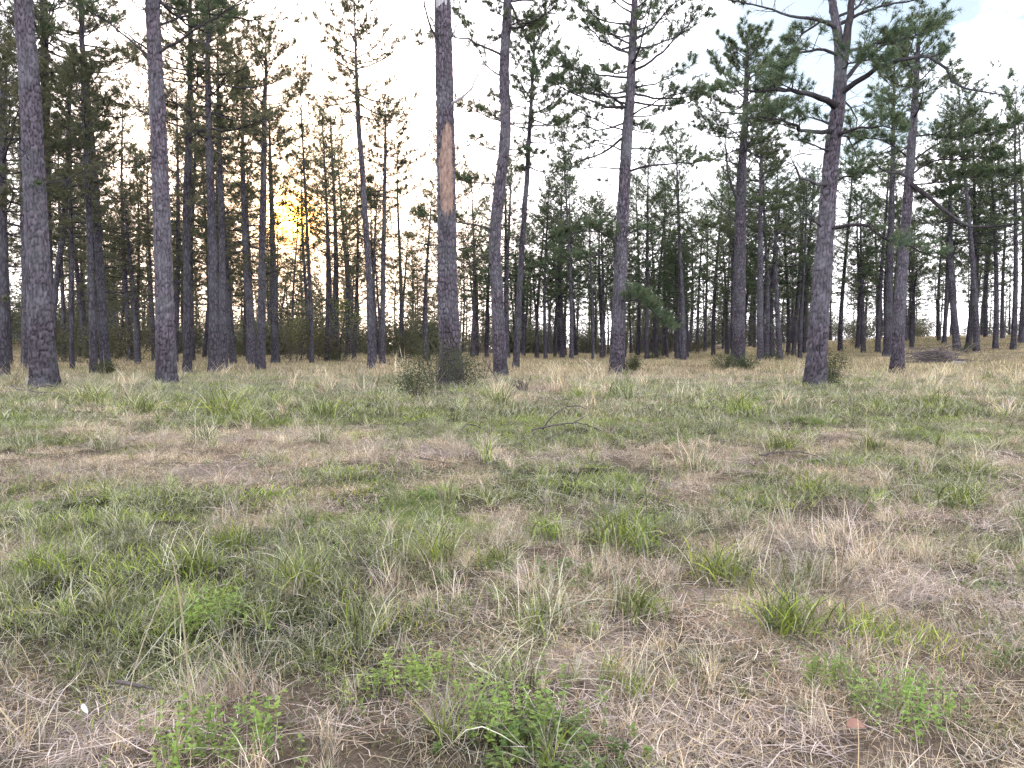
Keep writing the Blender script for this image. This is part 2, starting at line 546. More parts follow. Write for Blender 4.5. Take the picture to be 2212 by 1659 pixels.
def needles(tf, rng, n, length, width, pal, cone=1.0):
    """long thin needle blades fanning out of every twig end"""
    b = MB()
    if not tf.c:
        return b
    c = np.array(tf.c); d = np.array(tf.d)
    d /= np.linalg.norm(d, axis=1)[:, None] + 1e-9
    T = len(c)
    r = rng.normal(size=(T, n, 3)); r /= np.linalg.norm(r, axis=2)[..., None]
    nd = d[:, None, :] * rng.uniform(0.25, 1.2, (T, n, 1)) + r * cone
    nd[..., 2] += 0.12
    nd /= np.linalg.norm(nd, axis=2)[..., None]
    L = length * rng.uniform(0.65, 1.15, (T, n, 1))
    st = c[:, None, :] - d[:, None, :] * rng.uniform(0, 0.09, (T, n, 1)) * (length / .2)
    tip = st + nd * L
    tip[..., 2] -= 0.10 * L[..., 0]
    s = np.cross(nd, rng.normal(size=(T, n, 3))); s /= np.linalg.norm(s, axis=2)[..., None] + 1e-9
    s *= width * 0.5 * rng.uniform(0.7, 1.3, (T, n, 1))
    V = np.stack([st - s, st + s, tip], 2).reshape(-1, 3)
    Q = np.arange(T * n * 3).reshape(-1, 3)
    pal = np.asarray(pal)
    k = rng.integers(0, len(pal), T)
    col = pal[k][:, None, :] * rng.uniform(0.7, 1.3, (T, n, 1))
    b.add(V, None, Q, np.repeat(col.reshape(-1, 3), 3, axis=0))
    return b


PAL = [(0.118, 0.162, 0.110), (0.132, 0.175, 0.112), (0.105, 0.152, 0.114), (0.146, 0.170, 0.108), (0.116, 0.141, 0.094)]
PAL_OLIVE = [(0.156, 0.163, 0.120), (0.168, 0.172, 0.120), (0.143, 0.147, 0.113), (0.184, 0.177, 0.124), (0.133, 0.152, 0.115)]


def limb(rng, wood, tf, pts, r0, r1, leaf0=0.35, sub_gap=0.32, sub_len=0.9, lod=0, jit=0.05, bare=False, dens=1.0, k=6):
    """one branch: a kinked tube with side shoots; shoots carry needle tufts at their ends"""
    L = np.sum(np.linalg.norm(np.diff(np.asarray(pts, float), axis=0), axis=1))
    n = max(5, int(L / (0.35 if lod == 0 else 0.7)) + 2)
    P = smooth_path(pts, n)
    j = rng.normal(size=P.shape) * jit * np.linspace(0, 1, n)[:, None] ** 0.5
    j[0] = 0
    P = P + j
    R = r0 + (r1 - r0) * np.linspace(0, 1, n) ** 0.8
    wood.tube(P, R, k if lod == 0 else 4)
    side = 1
    T0 = np.gradient(P, axis=0)
    if lod == 0 and L > 1.2:                       # bare crooked twigs nearer the trunk
        q0 = 0.12 * L
        while q0 < leaf0 * L + 0.3:
            i = min(int(q0 / L * (n - 1)), n - 2)
            d = unit(unit(T0[i]) * .6 + rng.normal(size=3) * .7)
            tl = rng.uniform(.25, .8)
            m_ = P[i] + d * tl * .5 + rng.normal(size=3) * .05
            e_ = m_ + unit(d + rng.normal(size=3) * .5) * tl * .6
            wood.tube(np.array([P[i], m_, e_]), [.010, .007, .003], 3)
            wood.tube(np.array([m_, m_ + unit(d + rng.normal(size=3) * .8) * tl * .5]), [.005, .002], 3)
            q0 += rng.uniform(.2, .5)
    s = leaf0 * L
    T = np.gradient(P, axis=0)
    T /= np.linalg.norm(T, axis=1)[:, None] + 1e-9
    while s < L:
        f = s / L * (n - 1); i = min(int(f), n - 2); ff = f - i
        b = P[i] * (1 - ff) + P[i + 1] * ff
        t = T[i]
        h = unit(np.cross(t, (0, 0, 1)) + 1e-6) * side
        side = -side
        up = rng.uniform(0.0, 0.8)
        d = unit(t * rng.uniform(0.4, 1.1) + h * rng.uniform(0.5, 1.1) + np.array((0, 0, up)))
        sl = sub_len * rng.uniform(0.5, 1.2) * (1.15 - 0.55 * s / L)
        m = b + d * sl * 0.5 + np.array((0, 0, rng.uniform(-.06, .06))) * sl
        e = b + d * sl + np.array((0, 0, rng.uniform(0.0, .30))) * sl
        rs = max(0.006, R[i] * 0.38)
        wood.tube(np.array([b, m, e]), [rs, rs * .75, 0.004], 4 if lod == 0 else 3)
        if not bare or rng.random() < 0.12:
            ntw = (4 if lod == 0 else 3)
            de = unit(e - m)
            tf.add(e, de)
            if rng.random() < dens - .6:
                tf.add(e - de * 0.14 * sl, de)
            for q in range(ntw):
                if rng.random() > dens:
                    continue
                o_ = m + (e - m) * rng.uniform(-0.3, 0.9)
                dd = unit(de + rng.normal(size=3) * 0.65 + np.array((0, 0, 0.25)))
                tl = sl * rng.uniform(0.25, 0.5)
                if lod == 0:
                    wood.tube(np.array([o_, o_ + dd * tl]), [rs * .5, 0.003], 3)
                tf.add(o_ + dd * tl, dd)
                if dens > 1.05:
                    tf.add(o_ + dd * tl * .55 + rng.normal(size=3) * .05, dd)
                if rng.random() < 0.35 * dens:
                    tf.add(o_ + dd * tl * 0.6, dd)
        elif lod == 0:
            for q in range(2):
                o_ = m + (e - m) * rng.uniform(-0.3, 0.9)
                dd = unit(d + rng.normal(size=3) * 0.6)
                wood.tube(np.array([o_, o_ + dd * sl * rng.uniform(.3, .6)]), [rs * .5, 0.003], 3)
        s += sub_gap * 0.45 * rng.uniform(0.6, 1.4)
    if not bare:
        tf.add(P[-1], T[-1]); tf.add(P[-1] - T[-1] * .12, T[-1])
    return P


def crown_limbs(rng, axis, z0, z1, spread, gap, shape=0.7, lod=0, wood_each=None, dens=1.0, elev=(-8, 62), droop=0.15, leaf0=0.38, rad_at=None):
    """whorled branches up a stem; axis(z) gives the stem's centre"""
    z = z0
    az = rng.uniform(0, 6.28)
    out = []
    while z < z1 - 0.15:
        t = (z - z0) / (z1 - z0)
        az += 2.4 + rng.normal() * 0.5
        L = spread * (0.18 + 0.82 * (1 - t) ** shape) * rng.uniform(0.55, 1.15)
        if t < 0.15:
            L *= rng.uniform(0.5, 1.0)
        el = rad(elev[0] + (elev[1] - elev[0]) * t ** 1.1 + rng.normal() * 8)
        h = np.array((math.cos(az), math.sin(az), 0))
        hp = np.array((-h[1], h[0], 0))
        b = axis(z)
        bend = rng.normal() * 0.12
        p = [b]
        for q in (0.3, 0.65, 1.0):
            rise = math.sin(el) * q + droop * (q ** 2) * rng.uniform(0.2, 1.2) - 0.08 * math.sin(q * 3.1)
            p.append(b + L * (h * math.cos(el) * q + hp * bend * q * q + np.array((0, 0, rise))))
        out.append((p, L, t))
        z += gap * rng.uniform(0.5, 1.5) * (1 - 0.45 * t)
    return out


def stem_fn(P):
    P = np.asarray(P)

    def f(z):
        return np.array([np.interp(z, P[:, 2], P[:, 0]), np.interp(z, P[:, 2], P[:, 1]), z])
    return f


def relief_trunk(P, R, seed, k=60, dz=0.055, cw=0.10, chh=0.19, depth=0.034, bare=None, flare=0.3):
    """trunk skin with proud bark plates between sunken fissures; returns (bark, wood) builders"""
    z = np.arange(P[0, 2], P[-1, 2], dz)
    cx = np.interp(z, P[:, 2], P[:, 0]); cyy = np.interp(z, P[:, 2], P[:, 1]); r = np.interp(z, P[:, 2], R)
    r = r * (1 + flare * np.exp(-np.maximum(z, 0) / 0.4))
    th = np.arange(k) * 2 * np.pi / k
    TH, ZZ = np.meshgrid(th, z)
    nT = max(8, int(round(2 * np.pi * R[0] / cw)))
    wob = 0.35 * (vnoise(TH * 3, ZZ * 2.2, seed) - 0.5)
    U = TH / (2 * np.pi) * nT + wob
    W = ZZ / chh + 0.5 * (vnoise(TH * 2.5, ZZ * 3, seed + 5) - 0.5)
    I = np.floor(U).astype(int); J = np.floor(W).astype(int)
    F1 = np.full(U.shape, 9.0); F2 = np.full(U.shape, 9.0); ID = np.zeros(U.shape)
    for a in (-1, 0, 1):
        for b in (-1, 0, 1):
            ii, jj = I + a, J + b
            im = ii % nT
            dx = ii + 0.15 + 0.7 * hash2(im, jj, seed) - U; dy = jj + 0.1 + 0.8 * hash2(im, jj, seed + 1) - W
            d = np.sqrt(dx * dx + (dy * 0.8) ** 2)
            hid = hash2(im, jj, seed + 2)
            nw = d < F1
            F2 = np.where(nw, F1, np.minimum(F2, d)); ID = np.where(nw, hid, ID); F1 = np.where(nw, d, F1)
    g = ss(0.02, 0.22, F2 - F1)
    disp = depth * g * (0.6 + 0.8 * ID) + 0.008 * (vnoise(TH * 16, ZZ * 20, seed + 9) - 0.5)
    bulge = 0.05 * R[0] * (fbm(TH * 1.2, ZZ * .6, seed + 3) - 0.5)
    flute = 0.10 * R[0] * np.exp(-np.maximum(ZZ, 0) / 0.3) * np.cos(TH * 5 + seed)
    kindm = bare(TH, ZZ) if bare else np.zeros(U.shape, int)
    mask = kindm > 0
    disp = np.where(mask, -0.012 + 0.006 * (vnoise(TH * 30, ZZ * 2.5, seed + 4)), disp)
    rr = r[:, None] + disp + bulge + flute
    V = np.stack([cx[:, None] + rr * np.cos(TH), cyy[:, None] + rr * np.sin(TH), ZZ], -1)
    lum = (0.20 + 0.80 * g) * (0.66 + 0.72 * ID)
    lum = lum * (0.62 + 0.38 * ss(-.1, 2.6, ZZ + 1.2 * (fbm(TH * 1.5, ZZ * .8, seed + 21) - .5)))      # darker foot: fire char plus shade painted into the bark colour
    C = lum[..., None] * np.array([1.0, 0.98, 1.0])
    nr = len(z)
    i = np.arange(nr - 1)[:, None] * k; j = np.arange(k)[None, :]; j2 = (j + 1) % k
    Q = np.stack([i + j, i + j2, i + k + j2, i + k + j], -1)
    fm = mask[:-1, :]
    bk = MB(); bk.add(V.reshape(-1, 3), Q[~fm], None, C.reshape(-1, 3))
    wd = []
    for kk in (1, 2):
        q = Q[kindm[:-1, :] == kk]
        if len(q):
            u_, inv = np.unique(q, return_inverse=True)
            w_ = MB(); w_.add(V.reshape(-1, 3)[u_], inv.reshape(-1, 4))
            wd.append((kk, w_))
    return bk, wd


# ------------------------------------------------------------------ scattering for uncountable stuff
def scatter_group(name, coll):
    ng = bpy.data.node_groups.new(name, "GeometryNodeTree")
    ng.interface.new_socket("Geometry", in_out="INPUT", socket_type="NodeSocketGeometry")
    ng.interface.new_socket("Geometry", in_out="OUTPUT", socket_type="NodeSocketGeometry")
    n, l = ng.nodes, ng.links
    gi = n.new("NodeGroupInput"); go = n.new("NodeGroupOutput")
    iop = n.new("GeometryNodeInstanceOnPoints"); ci = n.new("GeometryNodeCollectionInfo")
    ci.inputs["Collection"].default_value = coll
    ci.inputs["Separate Children"].default_value = True
    ci.inputs["Reset Children"].default_value = True

    def named(nm, typ):
        a = n.new("GeometryNodeInputNamedAttribute"); a.data_type = typ; a.inputs["Name"].default_value = nm
        return a.outputs["Attribute"]

    e2r = n.new("FunctionNodeEulerToRotation")
    l.new(named("rot", "FLOAT_VECTOR"), e2r.inputs[0])
    l.new(gi.outputs[0], iop.inputs["Points"]); l.new(ci.outputs[0], iop.inputs["Instance"])
    iop.inputs["Pick Instance"].default_value = True
    l.new(named("idx", "INT"), iop.inputs["Instance Index"])
    l.new(e2r.outputs[0], iop.inputs["Rotation"]); l.new(named("scl", "FLOAT_VECTOR"), iop.inputs["Scale"])
    l.new(iop.outputs[0], go.inputs[0])
    return ng


clumps = bpy.data.collections.new("grass_clump_sources")      # sources only, never linked to the scene
NG_GRASS = scatter_group("scatter_clumps", clumps)
KINDS = {}


def scatter(name, label, cat, P, idx, scl, tilt=.12, seed=0, ng=None):
    rng = np.random.default_rng(seed)
    n = len(P)
    me = bpy.data.meshes.new(name)
    me.vertices.add(n); me.vertices.foreach_set("co", P.astype(np.float32).ravel())
    a = me.attributes.new("rot", "FLOAT_VECTOR", "POINT")
    r = np.stack([rng.normal(size=n) * tilt, rng.normal(size=n) * tilt, rng.uniform(0, 6.28, n)], 1)
    a.data.foreach_set("vector", r.astype(np.float32).ravel())
    a = me.attributes.new("scl", "FLOAT_VECTOR", "POINT"); a.data.foreach_set("vector", np.asarray(scl, np.float32).ravel())
    a = me.attributes.new("idx", "INT", "POINT"); a.data.foreach_set("value", np.asarray(idx, np.int32))
    o = obj(name, me, None, None, label=label, category=cat, kind="stuff")
    m = o.modifiers.new("scatter", "NODES"); m.node_group = ng or NG_GRASS
    return o


# ---- pines placed one by one from the photograph
# pts: (px, py, trunk width px) from base to last visible point; top / crown: picture heights of tip and lowest live branches
def tree_path(pts, top):
    g = ground(pts[0][0], pts[0][1])
    Y = g[1]
    P = []; R = []
    for (px, py, w) in pts:
        p = at(px, py, Y)
        P.append(p - g); R.append(w / F * Y * 0.5)
    P = np.array(P); P[0] = (0, 0, 0)
    if P[-1, 2] < at(pts[-1][0], top, Y)[2] - g[2]:
        zt = at(pts[-1][0], top, Y)[2] - g[2]
        sl = (P[-1, :2] - P[-2, :2]) / max(P[-1, 2] - P[-2, 2], .1)
        P = np.vstack([P, [*(P[-1, :2] + sl * 0.5 * (zt - P[-1, 2])), zt]])
        R.append(0.02)
    R = np.array(R)
    n = max(10, int(P[-1, 2] / 0.6))
    S = smooth_path(P, n)
    # keep z monotone
    S[:, 2] = np.maximum.accumulate(S[:, 2] + np.arange(n) * 1e-4)
    RR = np.interp(S[:, 2], P[:, 2], R)
    S0 = np.vstack([[S[0, 0], S[0, 1], -0.25], S]); RR = np.concatenate([[RR[0]], RR])
    return g, S0, RR


HERO_LABELS = {}
tree_sites = []          # (x, y) of everything that stands


def z_of(py, Y, g):
    return float(at(CX, py, Y)[2] - g[2])


def hero(key, label, pts, top, crown, spread, seed, relief=False, gap=0.42, dens=1.0, limbs=(), pal=PAL, olive=False, nn=22, group=None,
         bare=None, stubs=4, shape=0.55, elev=(-8, 58), leaf0=0.30, name="pine_tree", crown_top=None, lod=0, nlen=0.21, nw=0.015):
    rng = np.random.default_rng(seed)
    g, S, R = tree_path(pts, top)
    Y = g[1]
    e = obj(name, None, None, g, label=label, category="tree")
    if group:
        e["group"] = group
    tree_sites.append((g[0], g[1], 0.8))
    if relief:
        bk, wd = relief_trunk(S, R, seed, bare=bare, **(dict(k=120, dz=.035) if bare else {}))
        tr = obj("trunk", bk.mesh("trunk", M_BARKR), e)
        for kk, w_ in wd:
            obj("bare_wood", w_.mesh("bare_wood", M_WOOD if kk == 1 else M_GREYWOOD), tr,
                label="tan bare wood where the bark has fallen away" if kk == 1 else "pale grey weathered wood near the broken top")
    else:
        b = MB()
        R2 = R * (1 + 0.3 * np.exp(-np.maximum(S[:, 2], 0) / 0.35))
        zz = np.concatenate([np.linspace(-.2, 1.2, 8), np.arange(1.7, S[-1, 2], 0.5), [S[-1, 2]]])
        P = np.stack([np.interp(zz, S[:, 2], S[:, 0]), np.interp(zz, S[:, 2], S[:, 1]), zz], 1)
        P[:, :2] += rng.normal(size=(len(zz), 2)) * 0.012
        b.tube(P, np.interp(zz, S[:, 2], R2), 14, ref=(1, 0, 0))
        tr = obj("trunk", b.mesh("trunk", M_BARK), e)
    ax = stem_fn(S)
    tf = Tufts()
    # hand placed limbs
    for lb in limbs:
        w = MB()
        pp = []
        for q in lb["p"]:
            dy = q[2] if len(q) > 2 else 0.0
            pp.append(at(q[0], q[1], Y + dy) - g)
        if lb.get("root", True):
            pp[0] = ax(pp[0][2])
        limb(rng, w, tf, pp, lb["r"], lb.get("r1", 0.012), lb.get("leaf0", 0.4), lb.get("gap", 0.3), lb.get("sub", 0.8), 0, lb.get("jit", 0.04), lb.get("bare", False), lb.get("dens", 1.0), 7)
        obj(lb.get("name", "branch"), w.mesh("branch", lb.get("mat", M_LIMB)), e, **({"label": lb["label"]} if "label" in lb else {}))
    if crown is not None:
        z0 = z_of(crown, Y, g); z1 = S[-1, 2]
        Rz = lambda z: np.interp(z, S[:, 2], R)
        small = MB()
        for (p, L, t) in crown_limbs(rng, ax, z0, z1, spread, gap, shape, 0, None, dens, elev):
            r0 = min(0.012 + 0.013 * L, Rz(p[0][2]) * 0.55 + 0.006)
            if L > 1.6 and relief or (L > 2.2):
                w = MB()
                limb(rng, w, tf, p, r0, 0.008, leaf0, 0.34, 0.32 * L ** 0.7, lod, 0.04, False, dens)
                obj("branch", w.mesh("branch", M_LIMB), e)
            else:
                limb(rng, small, tf, p, r0, 0.006, leaf0, 0.30, 0.35 * L ** 0.7, lod, 0.03, False, dens)
        # dead stubs below the crown
        for q in range(stubs):
            z = rng.uniform(z0 * 0.45, z0)
            b0 = ax(z); a = rng.uniform(0, 6.28)
            L = rng.uniform(0.3, 1.6)
            h = np.array((math.cos(a), math.sin(a), rng.uniform(-.2, .35)))
            limb(rng, small, tf, [b0, b0 + h * L * .5, b0 + h * L + np.array((0, 0, -.1 * L))], 0.02, 0.006, 0.4, 0.4, 0.35, 0, 0.03, True)
        if small.n:
            obj("upper_limbs", small.mesh("upper_limbs", M_LIMB), e, kind="stuff")
    if tf.c:
        nb = needles(tf, rng, nn, nlen, nw, PAL_OLIVE if olive else pal)
        obj("crown", nb.mesh("crown", M_NEEDLE, False), e)
    return e


def bark_patch(Y, g_xy):
    pass


# central snag: bark fallen from a long panel facing the meadow
_sn = [(977, 833, 45), (968, 650, 38), (965, 470, 35), (962, 270, 34), (956, 0, 31)]
_g, _S, _R = tree_path(_sn, -150)
_zA, _zB = z_of(471, _g[1], _g), z_of(271, _g[1], _g)
_zT = z_of(18, _g[1], _g)


def snag_bare(TH, ZZ):
    a = (TH - 4.80 + np.pi) % (2 * np.pi) - np.pi          # 4.71 = towards the camera
    wob = 0.5 * (fbm(TH * 0 + 3, ZZ * 2.2, 77) - 0.5) + 0.45 * (fbm(TH * 6 + 3, ZZ * 9, 78) - 0.5)
    t = (ZZ - _zA) / (_zB - _zA)
    left = -0.86 + 0.62 * ss(0.55, 1.0, t) - 0.25 * np.exp(-((t - 0.55) / .18) ** 2) + wob
    m = (a > left) & (a < 0.86 + 0.5 * wob) & (ZZ > _zA + 0.9 * (fbm(TH * 7, ZZ * .5, 79) - .5) + .25 * np.abs(a)) & (ZZ < _zB + 0.35 * (fbm(TH * 9, ZZ * .5, 80) - .5) - .2 * np.abs(a - .3))
    top = (ZZ > _zT + 0.5 * (fbm(TH * 2, ZZ, 5) - .5)) & (a < 0.55) & (a > -1.4)
    return np.where(m, 1, np.where(top, 2, 0))


hero("snag", "dead pine with a long tan panel of bare wood where bark fell off", _sn, -150, None, 0, 3, relief=True, bare=snag_bare, name="dead_pine_tree",
     limbs=[dict(p=[(982, 232), (1005, 205, -.3), (1030, 165, -.5), (1053, 128, -.6)], r=0.06, r1=0.012, bare=True, leaf0=.7, sub=.5, gap=.8, mat=M_GREYWOOD, label="pale grey dead branch", jit=.02),
            dict(p=[(950, 100), (930, 60, -.5), (918, 10, -.7), (910, -40, -.8)], r=0.05, r1=0.015, bare=True, leaf0=.6, sub=.5, gap=.7, jit=.02),
            dict(p=[(962, 105, 0), (985, 60, -.4), (1000, 10, -.6)], r=0.02, r1=0.008, bare=True, leaf0=.6, sub=.4, gap=.6, jit=.02)])

hero("left_big", "thick straight pine trunk at the meadow edge, leftmost of the near big pines", [(97, 840, 48), (88, 700, 44), (72, 350, 37), (62, 150, 34), (50, 0, 31)], -560, -60, 5.0, 4, relief=True, gap=.3, nn=14, nw=.018)
hero("left_second", "tall pale-barked pine, second big trunk from the picture's left edge", [(360, 832, 37), (354, 600, 32), (345, 350, 29), (335, 130, 26), (329, 0, 23)], -420, 0, 4.5, 5, relief=True, gap=.3, nn=18, nw=.016,
     limbs=[dict(p=[(343, 118), (390, 85, -.4), (440, 50, -.7), (500, 18, -.9), (570, -15, -1)], r=.055, leaf0=.45, sub=.9, dens=.8),
            dict(p=[(330, 132), (290, 95, .3), (250, 62, .5), (195, 22, .6), (150, 5, .7)], r=.05, leaf0=.5, sub=.8, dens=.7),
            dict(p=[(330, 120), (270, 70, 1.3), (215, 40, 2), (170, 30, 2.2)], r=.035, leaf0=.55, sub=.7, dens=.6),
            dict(p=[(345, 215), (375, 195, -.4), (395, 190, -.6)], r=.025, leaf0=.5, sub=.5, bare=True),
            dict(p=[(340, 60), (420, 30, 1), (520, 40, 2), (600, 48, 2.5), (640, 45, 2.6)], r=.045, leaf0=.35, sub=.8, dens=.8)])
hero("bent", "crooked pine with a double bend just beyond the bark-stripped dead pine", [(1082, 815, 26), (1074, 640, 23), (1069, 521, 22), (1080, 400, 21), (1092, 286, 20), (1089, 150, 18), (1097, 0, 15)], -330, 60, 4.2, 6, relief=True, gap=.24,
     limbs=[dict(p=[(1087, 122), (1040, 98, -.5), (1000, 82, -.8), (950, 80, -1), (905, 95, -1.1)], r=.06, leaf0=.55, sub=.9),
            dict(p=[(1090, 170), (1050, 140, 1), (1010, 60, 1.6), (980, 20, 2)], r=.04, leaf0=.35, sub=.8),
            dict(p=[(1091, 262), (1060, 255, .4), (1025, 240, .8), (985, 225, 1)], r=.035, leaf0=.3, sub=.7),
            dict(p=[(1092, 290), (1060, 288, -.3), (1035, 300, -.5), (1012, 318, -.6)], r=.03, leaf0=.5, sub=.5, dens=.6),
            dict(p=[(1066, 500), (1040, 490, -.3), (1000, 480, -.5), (950, 478, -.6), (905, 470, -.5)], r=.05, leaf0=.38, sub=.85, dens=1.1),
            dict(p=[(1064, 545), (1035, 560, .4), (1010, 572, .6), (985, 578, .8)], r=.025, leaf0=.5, sub=.5, bare=True),
            dict(p=[(1075, 400), (1040, 395, .5), (1000, 390, .9), (960, 385, 1.2)], r=.035, leaf0=.25, sub=.7, dens=1.1),
            dict(p=[(1098, 240), (1130, 225, -.4), (1160, 200, -.7), (1180, 190, -.8)], r=.03, leaf0=.4, sub=.6),
            dict(p=[(1092, 60), (1140, 40, -.5), (1190, 30, -.8), (1230, 40, -1)], r=.035, leaf0=.4, sub=.7),
            dict(p=[(1085, 340), (1120, 330, .5), (1145, 322, .8)], r=.02, leaf0=.5, sub=.4, dens=.7)])
hero("layered", "open-crowned pine with layered level branches and a low clump hanging right", [(1332, 812, 29), (1338, 640, 25), (1345, 469, 23), (1354, 300, 20), (1361, 208, 17), (1371, 0, 10)], -75, 290, 4.8, 7, relief=True, gap=.19, dens=1.0, leaf0=.34,
     limbs=[dict(p=[(1345, 365), (1300, 362, -.4), (1250, 362, -.7), (1212, 362, -.8)], r=.04, leaf0=.5, sub=.6, dens=.5),
            dict(p=[(1352, 372), (1400, 358, -.6), (1450, 355, -1), (1500, 350, -1.2), (1545, 345, -1.3)], r=.06, leaf0=.5, sub=.7, dens=.5),
            dict(p=[(1350, 330), (1320, 315, .3), (1290, 312, .6), (1250, 325, .8), (1215, 330, .9)], r=.045, leaf0=.4, sub=.7, dens=.7),
            dict(p=[(1355, 320), (1400, 322, .5), (1450, 328, .9), (1490, 335, 1.1)], r=.04, leaf0=.4, sub=.7, dens=.6),
            dict(p=[(1350, 285), (1300, 265, -.5), (1250, 240, -.9), (1210, 240, -1)], r=.045, leaf0=.35, sub=.8),
            dict(p=[(1358, 240), (1330, 215, .5), (1290, 190, 1), (1240, 180, 1.3), (1190, 185, 1.5)], r=.055, leaf0=.35, sub=.9),
            dict(p=[(1360, 255), (1400, 228, -.5), (1450, 205, -.9), (1510, 195, -1.1)], r=.05, leaf0=.4, sub=.9),
            dict(p=[(1352, 228), (1300, 200, -1.2), (1255, 160, -2), (1200, 140, -2.5)], r=.05, leaf0=.35, sub=.9),
            dict(p=[(1331, 568), (1300, 552, -.4), (1265, 556, -.8), (1232, 562, -1), (1195, 548, -1.1)], r=.05, leaf0=.3, sub=.75, dens=1.0, jit=.05),
            dict(p=[(1333, 545), (1315, 510, -.3), (1280, 500, -.6), (1235, 505, -.8), (1205, 515, -.9)], r=.04, leaf0=.15, sub=.85, dens=1.3, gap=.2),
            dict(p=[(1340, 515), (1365, 500, -.3), (1395, 492, -.5)], r=.025, leaf0=.4, sub=.5, dens=.8),
            dict(p=[(1338, 655), (1365, 648, -.5), (1395, 660, -.9), (1425, 685, -1.1), (1450, 705, -1.2)], r=.045, leaf0=.10, sub=.75, dens=1.3, gap=.17),
            dict(p=[(1336, 645), (1355, 640, .5), (1385, 645, .9), (1410, 668, 1.1)], r=.035, leaf0=.1, sub=.65, dens=1.3, gap=.18)])
hero("forked_mid", "dense round-topped pine whose trunk splits into upright limbs half way up", [(1595, 797, 24), (1598, 600, 21), (1600, 469, 20), (1602, 380, 17), (1608, 286, 12), (1612, 180, 7)], 92, 330, 4.0, 8, relief=True, gap=.17, dens=1.0, leaf0=.3,
     limbs=[dict(p=[(1598, 440), (1583, 410, -.2), (1572, 370, -.4), (1567, 320, -.5), (1560, 280, -.6), (1540, 255, -.8)], r=.10, r1=.02, leaf0=.5, sub=.9),
            dict(p=[(1590, 485), (1560, 450, -.4), (1530, 410, -.7), (1502, 362, -.9)], r=.045, leaf0=.6, sub=.5, bare=True),
            dict(p=[(1603, 490), (1614, 470, -.2), (1622, 450, -.3), (1624, 410, -.3)], r=.04, leaf0=.6, sub=.5, dens=.6),
            dict(p=[(1604, 390), (1625, 350, .5), (1655, 330, .9), (1690, 322, 1.1)], r=.05, leaf0=.35, sub=.8),
            dict(p=[(1600, 360), (1560, 345, -.6), (1500, 350, -1), (1460, 352, -1.2)], r=.045, leaf0=.4, sub=.7, dens=.7),
            dict(p=[(1606, 300), (1570, 275, .8), (1530, 262, 1.2), (1500, 230, 1.4)], r=.045, leaf0=.3, sub=.9),
            dict(p=[(1608, 280), (1650, 250, -.5), (1690, 235, -.8)], r=.04, leaf0=.3, sub=.8),
            dict(p=[(1598, 520), (1570, 500, .6), (1545, 490, .9), (1520, 492, 1.1)], r=.03, leaf0=.2, sub=.7, dens=1.1),
            dict(p=[(1602, 430), (1640, 440, .8), (1675, 450, 1.2), (1690, 445, 1.3)], r=.03, leaf0=.25, sub=.7, dens=1.1)])
